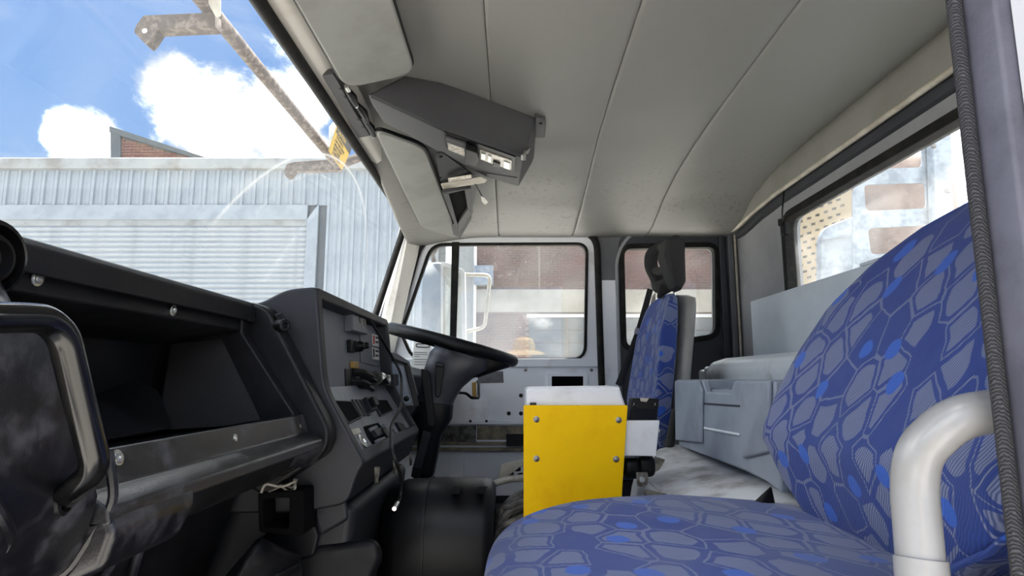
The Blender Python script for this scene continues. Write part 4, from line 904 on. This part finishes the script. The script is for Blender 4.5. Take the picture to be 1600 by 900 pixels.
lk = empty('overhead_locker', PZ(710, 300, .70), 'grey overhead locker with open end and speaker grille behind the far visor', 'locker')
def LZ(x, y, z): return PZ(x, y, z)
mk('locker_roof', hull([LZ(650, 205, .69), LZ(700, 212, .69), LZ(748, 284, .69), LZ(737, 334, .66), LZ(716, 364, .63), LZ(684, 300, .69), LZ(670, 330, .66)]), 'overhead_grey', lk, .003)
KP = plane(LZ(682, 240, .664), LZ(738, 272, .658), LZ(690, 280, .65))
mk('grille_plate', decal([(680, 238), (692, 236), (739, 271), (688, 280)], KP, .006, .0, .004), 'pod_plastic', lk, .001)
for x, y in ((689, 242), (688, 275), (727, 271)): screw(PP(x, y, KP) + KP[1] * .006, KP[1], lk, .004, 'black')
mk('light_bar', hull([LZ(x, y, z) for x, y, z in ((688, 287, .638), (752, 276, .638), (762, 281, .638), (758, 286, .638), (692, 296, .638), (690, 288, .66), (758, 280, .66))]), 'light_trim', lk, .003)
mk('bar_edge', hull([LZ(x, y, .634) + V((0, 0, d)) for x, y in ((700, 281), (736, 275), (737, 278), (701, 285)) for d in (0, .006)]), 'lens', lk, .001)
fr = [LZ(694, 298, .632), LZ(729, 291, .650), LZ(735, 340, .625), LZ(716, 358, .604)]
FP = plane(fr[0], fr[1], fr[3])
outer_ = [(690, 296), (735, 289), (738, 328), (715, 362)]; inner_ = [(700, 298), (725, 292), (730, 322), (714, 346)]
for i in range(4): mk('frame_bar', decal([outer_[i], outer_[(i + 1) % 4], inner_[(i + 1) % 4], inner_[i]], FP, .012, .0), 'overhead_grey', lk, .002)
mk('opening', decal([(698, 297), (727, 291), (732, 324), (714, 350)], FP, .001), 'black_matte', lk)
mk('corner_block', hull([LZ(x, y, z) for x, y, z in ((705, 352, .604), (738, 330, .625), (737, 342, .612), (719, 373, .592), (708, 366, .596), (725, 345, .65), (712, 355, .63))]), 'overhead_grey', lk, .002)
dl = empty('dangling_connector', PZ(755, 312, .66), 'small white connector dangling on a short lead from the locker', 'connector')
mk('lead', tube([PZ(742, 286, .64), PZ(749, 299, .632), PZ(754, 309, .625)], .003, 6), 'black', dl)
mk('plug', hull([PZ(x, y, .622 + d) for x, y in ((751, 306), (757, 309), (763, 316), (758, 320), (753, 315)) for d in (0, .012)]), 'paper', dl, .002)

# ------------------------------------------------------------------ outside the windscreen: rusty visor frame and caution plate
bar = empty('sunshade_frame', P(525, 255, 2.66), 'rusty grey steel tube frame outside the windscreen', 'frame')
XBAR = -.80
b0, b1 = PX(298, -22, XBAR), PX(528, 258, XBAR)
mk('cross_tube', tube([b0, b1], .021, 14), 'rust_tube', bar)
def flatarm(pts, X, th=.03, hole=None):
    return ext([PX(x, y, X) for x, y in pts], (0, .03, 0))
armY = PX(320, 25, XBAR).y
mk('arm', ext(fillet([P(x, y, armY) for x, y in ((336, 19), (336, 42), (246, 46), (236, 62), (228, 70), (209, 50), (212, 40), (224, 24))], .004, 3), (0, .035, 0)), 'rust_tube', bar, .004)
mk('arm_hole', lathe([(.007, 0), (.0001, .001)], P(226, 48, armY - .001), (0, -1, 0), 12), 'paper', bar)
arm2 = PX(527, 257, XBAR).y
mk('arm', ext(fillet([P(x, y, arm2) for x, y in ((532, 248), (532, 266), (462, 267), (454, 277), (449, 278), (443, 270), (448, 256), (460, 253))], .004, 3), (0, .03, 0)), 'rust_tube', bar, .004)
mk('arm', tube([b1, P(566, 244, arm2 + .05), P(600, 232, arm2 + .08)], .022, 12), 'rust_tube', bar)
mk('bracket', hull([P(x, y, armY - .04 + d) for x, y in ((322, -30), (346, -30), (345, 26), (338, 28), (326, 6)) for d in (0, .012)]), 'light_trim', bar, .002)
cs = empty('caution_sign', PX(530, 258, -.76), 'yellow and black caution plate fixed to the outside tube frame', 'sign')
s0 = P(528, 196, 2.30); s1 = P(515.5, 236, 2.30); s2 = P(549.5, 230, 2.30)
s0, s1, s2, s3 = PX(528.5, 195, -.70), PX(515.5, 236.5, -.72), PX(535, 265, -.72), PX(549.5, 231, -.70)
SU = (s3 - s0).normalized(); SW = (s3 - s0).length; SVv = (s0 - s1); SH = SVv.length
SN = SU.cross(SVv).normalized()
if SN.dot(s0) > 0: SN = -SN
mk('plate', ext([s0, s1, s2, s3], -SN * .006), 'sign_yellow', cs)
q = lambda u, v, l=0.: s0 + (s3 - s0) * u + (s1 - s0) * v + SN * l
mk('header', ext([q(.0, .0), q(.0, .27), q(1, .27), q(1, 0)], SN * .0008), 'ink', cs)
mk('wording', text('CAUTION', q(.07, .21, .0012), SU, SVv, SH * .19), 'sign_yellow', cs)
for k, (tx, sz, u) in enumerate((('THIS VEHICLE', .13, .08), ('CAN TURN UNDER', .12, .06), ('BRAKES FROM', .12, .1), ('KEEP CLEAR', .13, .1), ('2 METRES', .2, .1))):
    mk('wording', text(tx, q(u, .40 + k * .135 + (k == 4) * .03, .0006), SU, SVv, SH * sz), 'ink', cs)
mk('back_plate', hull([PX(x, y, -.735) + V((0, d, 0)) for x, y in ((514, 198), (520, 191), (531, 190), (517, 238), (513, 236)) for d in (0, .004)]), 'galv', cs)

# ------------------------------------------------------------------ truck mirror outside the driver door
mr = empty('wing_mirror', P(690, 520, 3.0), 'tall pale wing mirror outside the driver window', 'mirror')
YM = 2.98
mk('shell', loft([[V((q_.x, YM + dy, q_.z)) for q_ in fillet([P(x, y, YM) for x, y in pts], .03, 4)] for dy, pts in ((-.03, [(664, 424), (676, 414), (692, 412), (692, 560), (660, 560), (660, 450)]), (-.01, [(660, 420), (674, 410), (694, 410), (694, 560), (656, 560), (657, 450)]), (.10, [(662, 424), (676, 414), (694, 412), (694, 560), (658, 560), (660, 450)]))]), 'mirror_shell', mr, .004)
mk('glass_rim', ring(r2(px2([(690, 410), (706, 414), (727, 425), (729, 545), (690, 560)], YM), .015), r2(px2([(694, 418), (706, 421), (721, 430), (723, 538), (694, 552)], YM), .012), YM - .035, YM + .02), 'white_paint', mr, .003)
mk('mirror_face', ext([V((x, YM - .01, z)) for x, z in r2(px2([(693, 416), (706, 419), (723, 428), (725, 540), (693, 554)], YM), .012)], (0, .006, 0)), 'chrome', mr)
mk('reflection_loop', tube(fillet([P(690, 428, 3.06), P(766, 430, 3.06), P(757, 512, 3.06), P(690, 526, 3.06)], .03, 5, False), .010, 10), 'light_trim', mr)  # tube loop added in place of a mirror frame reflected in the door glass
mk('upper_arm', tube([P(684, 384, 3.0), P(676, 398, 3.0), P(680, 414, 3.0)], .012, 10), 'rust_tube', mr)
mk('door_arm', tube(fillet([P(684, 384, 3.0), P(690, 340, 3.0), P(690, 340, 2.79)], .03, 4, False), .012, 10), 'rust_tube', mr)
mk('door_arm', tube([P(668, 600, 3.03), P(668, 600, 2.765)], .012, 10), 'rust_tube', mr)
mk('lower_arm', tube([P(672, 555, 3.0), P(668, 600, 3.03)], .014, 10), 'rust_tube', mr)

# ------------------------------------------------------------------ warehouse across the yard
YW = 10.0
def wx(px, Y=YW): return P(px, 300, Y).x
def wz(py, Y=YW): return P(400, py, Y).z
wh = empty('warehouse', (-6, YW + 3, GZ), 'pale blue-grey steel sheet warehouse with a wide roller door', 'warehouse')
zt, zf0, zf1 = wz(266), wz(320), wz(343)
xr_, xl_ = wx(481), -13.0
mk('wall_core', box((-16, YW + .06, GZ), (wx(706), YW + 6, wz(258))), 'shutter_grey', wh)  # core coloured darker than the sheets, painting shadow lines into the rib gaps
pitch = .212
def sheet(zlo, zhi):
    r = .034; p = pitch
    pts = [(.006, .015), (.006, -r), (.045, -r), (.052, 0), (p * .45, 0), (p * .47, -.005), (p * .53, -.005), (p * .55, 0), (p * .74, 0), (p * .76, -.005), (p * .82, -.005), (p * .84, 0), (p - .004, 0), (p - .004, .02), (.006, .02)]
    return ext([V((x, y, zlo)) for x, y in pts], (0, 0, zhi - zlo))
o = mk('wall_sheet', sheet(zf0, zt), 'wall_sheet', wh); short = o.data; so_ = o.location.copy(); k = 0
x = wx(-150); o.location.x = so_.x + x; o.location.y = so_.y + YW + .03
base = o.location.copy()
while x + pitch < wx(496):
    x += pitch; k += 1; inst('wall_sheet', short, base + V((pitch * k, 0, 0)), wh)
o = mk('wall_sheet', sheet(GZ, zt), 'wall_sheet', wh); tall = o.data; o.location.x += x + pitch; o.location.y += YW + .03; base = o.location.copy(); x += pitch; k = 0
while x + 2 * pitch < wx(706): x += pitch; k += 1; inst('wall_sheet', tall, base + V((pitch * k, 0, 0)), wh)
mk('gutter', ext([V((-16, YW - .12, z)) if False else V((-16, y, z)) for y, z in ((YW + .1, wz(266)), (YW - .10, wz(266)), (YW - .12, wz(262)), (YW - .14, wz(252)), (YW - .12, wz(250)), (YW + .1, wz(249)))], (16 + wx(706), 0, 0)), 'gutter', wh, .006)
for i in range(34): inst('gutter_strap', short, (0, 0, 0), wh) if False else None
mk('door_head', box((-13.2, YW - .01, zf1), (wx(482), YW + .05, zf0)), 'flashing', wh, .004)
mk('door_jamb', ext([V((wx(482), YW - .012, GZ)), V((wx(499), YW - .012, GZ)), V((wx(499), YW - .012, zf0 + .01)), V((wx(482), YW - .012, zf1))], (0, .06, 0)), 'flashing', wh, .003)
mk('door_housing', box((xl_, YW + .03, zf1 - .10), (xr_, YW + .055, zf1)), 'gutter', wh)
rd = mk('roller_door', box((xl_, YW + .05, GZ), (xr_, YW + .06, zf1)), 'roller', wh)
sp_ = .088; z = zf1 - .10
sl = [(.008, 0), (-.02, .016), (-.03, .04), (-.022, .062), (.004, .076), (.008, .086), (.012, .086), (.012, 0)]
first = None
while z > GZ + .1:
    z -= sp_
    if first is None:
        first = mk('slat', ext([V((xl_, YW + .05 + y, z + h)) for y, h in sl], (xr_ - xl_, 0, 0)), 'roller', rd); z0 = z
    else: inst('slat', first.data, first.location + V((0, 0, z - z0)), rd)
mk('downpipe', cyl(V((wx(703), YW - .06, GZ)), V((wx(703), YW - .06, wz(262))), .05, 12), 'white_paint', wh)

# gable with bricks behind the warehouse
YG = 17.0
gb = empty('gable_building', (P(240, 248, YG).x, YG + 1, GZ), 'brick gable end with grey fascia rising behind the warehouse', 'building')
g_ = [P(176, 202, YG), P(322, 250, YG), P(322, 262, YG), P(176, 262, YG)]
mk('gable_wall', ext(g_, (0, .8, 0)), 'mortar', gb)
mk('gable_base', box((g_[0].x, YG, GZ), (g_[1].x, YG + .8, g_[3].z + .05)), 'mortar', gb)
mk('fascia', ext([P(171, 197, YG - .1), P(324, 247, YG - .1), P(324, 253, YG - .1), P(188, 212, YG - .1), P(171, 206, YG - .1)], (0, .9, 0)), 'fascia', gb)
mk('corner_board', ext([P(172.5, 199, YG - .08), P(188, 206, YG - .08), P(188, 256, YG - .08), P(173, 256, YG - .08)], (0, .5, 0)), 'fascia', gb)
bw, bh = .235, .086
o = mk('brick', box((0, 0, 0), (bw - .012, .05, bh - .014)), 'brick_gable', gb); bme = o.data; bo = o.location.copy(); bpy.data.objects.remove(o)
zz = P(180, 252, YG).z; row = 0
while zz < P(180, 206, YG).z:
    xx = P(189, 230, YG).x - (row % 2) * bw / 2
    while True:
        t = (xx + bw - P(171, 0, YG).x) / (P(324, 0, YG).x - P(171, 0, YG).x)
        lim = P(171, 209, YG).z + (P(324, 252, YG).z - P(171, 209, YG).z) * t
        if zz + bh > lim + .14: break
        if xx >= P(188, 230, YG).x - .12: inst('brick', bme, bo + V((xx, YG - .03, zz)), gb)
        xx += bw
    zz += bh; row += 1

# brick building seen through the driver windows
YK = 19.0
bb_ = empty('brick_building', (4, YK + 2, GZ), 'dark red brick building with pale concrete band beyond the driver door', 'building')
kx = lambda px: P(px, 450, YK).x
kz = lambda py: P(900, py, YK).z
mk('brick_wall', box((kx(690), YK, GZ), (6.9, YK + 4, kz(330))), 'mortar', bb_)
vs_, fs = [], []; zz = GZ; row = 0
while zz < kz(335):
    xx = kx(692) - (row % 2) * .12
    while xx < kx(1135):
        if not (xx + .2 > kx(826) and kz(567) < zz + .05 and zz < kz(490)) and not (kz(489) < zz + .08 and zz < kz(452)):
            g = box((xx, YK - .012 - random.random() * .006, zz), (xx + .226, YK + .01, zz + .074)); n = len(vs_); vs_ += g[0]; fs += [tuple(a_ + n for a_ in f) for f in g[1]]
        xx += .238
    zz += .086; row += 1
mk('brick_courses', (vs_, fs), 'brick_red', bb_, kind='stuff')
mk('concrete_band', box((kx(692), YK - .10, kz(488)), (6.9, YK + .1, kz(453))), 'concrete', bb_)
mk('window_head', box((kx(823), YK - .06, kz(496)), (6.9, YK + .02, kz(491))), 'white_paint', bb_)
for r_ in range(4):
    for c0_, c1_ in ((826, 884), (887, 935), (938, 1000), (1003, 1060), (1063, 1120)):
        mk('shutter_panel', box((kx(c0_), YK - .04, kz(497 + 20 * r_ + 19)), (kx(c1_), YK + .02, kz(497 + 20 * r_))), 'shutter_grey', bb_)
mk('sign_box', box((kx(742), YK - .5, kz(448)), (kx(771), YK - .1, kz(419))), 'mirror_shell', bb_)
mk('downpipe', cyl(V((kx(741), YK - .3, GZ)), V((kx(741), YK - .3, kz(340))), .09, 12), 'white_paint', bb_)
mk('downpipe', cyl(V((kx(842), YK - .08, kz(453))), V((kx(842), YK - .08, kz(340))), .03, 10), 'mortar', bb_)

# ------------------------------------------------------------------ behind the cab
YH = 2.2
hbx = empty('body_headboard', P(1420, 600, YH), 'galvanised steel frame with rounded slots behind the cab window', 'frame')
ho = px2([(1330, 905), (1332, 300), (1352, 262), (1425, 222), (1440, 208), (1474, 208), (1500, 905)], YH)
hh = [r2(px2(q_, YH), .02) for q_ in ([(1349, 289), (1445, 286), (1447, 326), (1352, 330)], [(1355, 357), (1450, 352), (1452, 392), (1360, 398)], [(1362, 424), (1455, 420), (1457, 460), (1364, 464)], [(1372, 264), (1420, 228), (1440, 224), (1440, 262)])]
mk('slotted_sheet', plate(ho, hh, (0, YH, 0), (1, 0, 0), (0, 0, 1), .008), 'galv', hbx)
mk('upright', ext([P(x, y, YH - .01) for x, y in ((1446, 208), (1474, 208), (1500, 905), (1470, 905))], (0, -.04, 0)), 'galv', hbx, .003)
for x, y in ((1458, 228), (1481, 298)): screw(P(x, y, YH - .052), (0, -1, 0), hbx, .007, 'steel')
ct = empty('tool_locker', P(1315, 500, 2.5), 'dull galvanised locker corner behind the rear window', 'locker')
mk('locker_case', ext(fillet([P(x, y, 2.5) for x, y in ((1282, 830), (1282, 372), (1290, 355), (1338, 336), (1340, 830))], .02, 4), (0, .04, 0)), 'galv', ct, .006)
mk('locker_lip', ext([P(x, y, 2.49) for x, y in ((1282, 372), (1338, 366), (1338, 370), (1282, 376))], (0, -.02, 0)), 'galv', ct)
pf = empty('perforated_screen', P(1270, 500, 2.9), 'cream perforated guard screen behind the cab', 'screen')
YF = 2.9
hl = []
for r_ in range(13):
    for c_ in range(7):
        x = 1228 + c_ * 13 + (r_ % 2) * 6.5; y = 318 + r_ * 11.5 - c_ * 5 - (r_ % 2) * 2.5
        hl.append(px2([(x, y), (x + 7, y - 1.5), (x + 7, y + 2.5), (x, y + 4)], YF))
mk('slotted_sheet', plate(px2([(1215, 520), (1215, 255), (1330, 215), (1330, 520)], YF), hl, (0, YF, 0), (1, 0, 0), (0, 0, 1), .006), 'cream', pf)
mk('screen_back', box((P(1215, 300, YF).x, YF + .10, -.6), (P(1330, 300, YF).x, YF + .13, P(1270, 235, YF).z)), 'dull_metal', pf)
cb = empty('cream_building', (12, 17, GZ), 'cream rendered building beyond the galvanised frame', 'building')
mk('rendered_wall', box((P(1230, 300, 16).x, 16, GZ), (P(1425, 300, 16).x, 20, P(1420, 200, 16).z)), 'cream', cb)
mk('parapet', box((P(1228, 300, 15.9).x, 15.85, P(1420, 200, 16).z), (P(1427, 300, 15.9).x, 20, P(1420, 190, 16).z)), 'concrete', cb)
ap = mk('tarped_load', superell(P(1398, 430, 3.2) - V((0, 0, .12)), (.30, .2, .75), .3, .5), 'rusty', None, label='rust brown tarped load behind the galvanised slots', cat='load')
hs_ = empty('roofed_house', (16, 22, GZ), 'house with grey corrugated roof at the far right', 'house')
YR = 20.0
rfp = [P(1470, 338, YR), P(1640, 338, YR), P(1640, 268, YR + 4), P(1530, 268, YR + 4)]
mk('house_wall', box((P(1480, 300, YR).x, YR + .4, GZ), (P(1640, 300, YR).x, YR + 5, P(1500, 338, YR).z)), 'cream', hs_)
rf_ = mk('roof', ext(rfp, (0, 0, -.15)), 'roof_sheet', hs_)
for i in range(26):
    t = i / 25; mk('roof_rib', tube([rfp[0].lerp(rfp[1], t) + V((0, 0, .03)), rfp[3].lerp(rfp[2], t) + V((0, 0, .03))], .04, 6), 'roof_sheet', rf_)
wt_ = empty('water_heater', P(1490, 300, 8), 'white tank and rail on the far roof beside the frame', 'tank')
mk('tank', superell(P(1488, 297, 8.), (.10, .10, .19), .4, .8), 'white_paint', wt_)
mk('rail', box(tuple(P(1476, 275, 8.)), tuple(P(1512, 268, 8.) + V((0, .1, 0)))), 'white_paint', wt_)
pq = P(1484, 320, 8.); mk('post', box((pq.x, pq.y - .03, GZ), (pq.x + .08, pq.y + .05, pq.z)), 'white_paint', wt_)

zd = P(1400, 905, YH).z + .002
td = empty('truck_tray', (2.2, 2.0, zd), 'steel tray deck of the truck behind the cab', 'truck tray')
for i in range(8): mk('deck_plank', box((1.12, .5 + i * .37, zd - .04), (4.2, .865 + i * .37, zd)), 'dull_metal', td)
for y in (1.2, 2.6): mk('chassis_rail', box((1.1, y, zd - .34), (4.2, y + .09, zd - .041)), 'black', td)
for x in (.2, 3.0):
    for y in (.55, 3.05): mk('road_wheel', lathe([(.2, 0), (.38, .01), (.40, .05), (.40, .22), (.38, .27), (.2, .28)], (x, y, GZ + .40), (0, 1, 0), 32), 'rubber', td)
# ------------------------------------------------------------------ the photographer outside the open door (mirrored in the driver window)
def person():
    root = empty('person', (.12, -.62, GZ), 'person in a straw sun hat and pale shirt, mirrored faintly in the driver window', 'person')
    j = {}; names = []; es = []
    def add(n, p, r, par=None): j[n] = len(names); names.append((V(p), r)); es.append((j[par], j[n])) if par else None
    x, y = .12, -.62; sy = 0.0
    z = lambda h: GZ + h * 1.075
    add('pelvis', (x, y, z(1.0)), .15); add('waist', (x, y, z(1.15)), .135, 'pelvis'); add('chest', (x, y + .02, z(1.38)), .155, 'waist'); add('collar', (x, y + .02, z(1.50)), .10, 'chest'); add('neck', (x, y + .03, z(1.58)), .058, 'collar'); add('skull', (x, y + .05, z(1.66)), .085, 'neck'); add('crown', (x, y + .04, z(1.77)), .085, 'skull')
    for s in (-1, 1):
        k = 'l' if s < 0 else 'r'
        add(k + 'hip', (x + s * .10, y, z(.92)), .095, 'pelvis'); add(k + 'knee', (x + s * .12, y + .02, z(.50)), .065, k + 'hip'); add(k + 'ankle', (x + s * .12, y - .01, z(.10)), .045, k + 'knee'); add(k + 'toe', (x + s * .13, y + .16, z(.05)), .04, k + 'ankle')
        add(k + 'sh', (x + s * .19, y + .02, z(1.46)), .065, 'collar'); add(k + 'el', (x + s * .27, y + .20, z(1.24)), .05, k + 'sh'); add(k + 'wr', (x + s * .06 - .06, y + .42, z(1.53)), .032, k + 'el'); add(k + 'palm', (x + s * .05 - .08, y + .49, z(1.585)), .034, k + 'wr')
        for f in range(4): add(k + 'f%d' % f, (x + s * (.045 - .0) - .08 + .008 * s, y + .515 + .004 * f, z(1.56 + .022 * f)), .010, k + 'palm'); add(k + 'g%d' % f, (x - .08 + s * .02, y + .535, z(1.56 + .022 * f)), .008, k + 'f%d' % f)
        add(k + 't', (x - .08 + s * .05, y + .46, z(1.62)), .010, k + 'palm'); add(k + 't2', (x - .08 + s * .025, y + .47, z(1.64)), .009, k + 't')
    me = bpy.data.meshes.new('body'); me.from_pydata([p - V((x, y, GZ)) for p, r in names], es, [])
    o = bpy.data.objects.new('body', me); col.objects.link(o); o.location = (x, y, GZ); WM[o] = M.Translation(V((x, y, GZ)))
    o.modifiers.new('skin', 'SKIN'); sl_ = me.skin_vertices[0].data
    for i, (p, r) in enumerate(names): sl_[i].radius = (r, r); sl_[i].use_root = i == 0
    ss = o.modifiers.new('sub', 'SUBSURF'); ss.levels = 2; ss.render_levels = 2
    me.materials.append(MATS['shirt']); fin(o, root, None, None, None, None)
    hc = V((x, y + .04, z(1.74)))
    mk('head', superell((x, y + .055, z(1.665)), (.075, .098, .12), .9, .9), 'skin', root)
    for s in (-1, 1): mk('ear', superell((x + s * .077, y + .045, z(1.665)), (.012, .022, .032), .8, .8, None, 16, 10), 'skin', root); mk('eye', superell((x + s * .03, y + .142, z(1.675)), (.013, .008, .009), 1, 1, None, 14, 8), 'ink', root)
    mk('nose', superell((x, y + .155, z(1.645)), (.012, .018, .022), .9, .9, None, 14, 8), 'skin', root)
    mk('mouth', superell((x, y + .146, z(1.605)), (.024, .006, .006), .9, .9, None, 14, 8), 'rusty', root)
    mk('sun_hat', lathe([(.205, -.03), (.21, -.026), (.15, .0), (.112, .014), (.108, .06), (.09, .115), (.05, .135), (.0001, .14), (.0001, .13), (.05, .125), (.10, .05), (.105, .01), (.15, -.006)], (x, y + .04, z(1.75)), (0, .1, 1), 36), 'hat', root)
    mk("phone", box((-.07, -.075, -.04), (.09, -.067, .036)), "black", root, .004)
person()
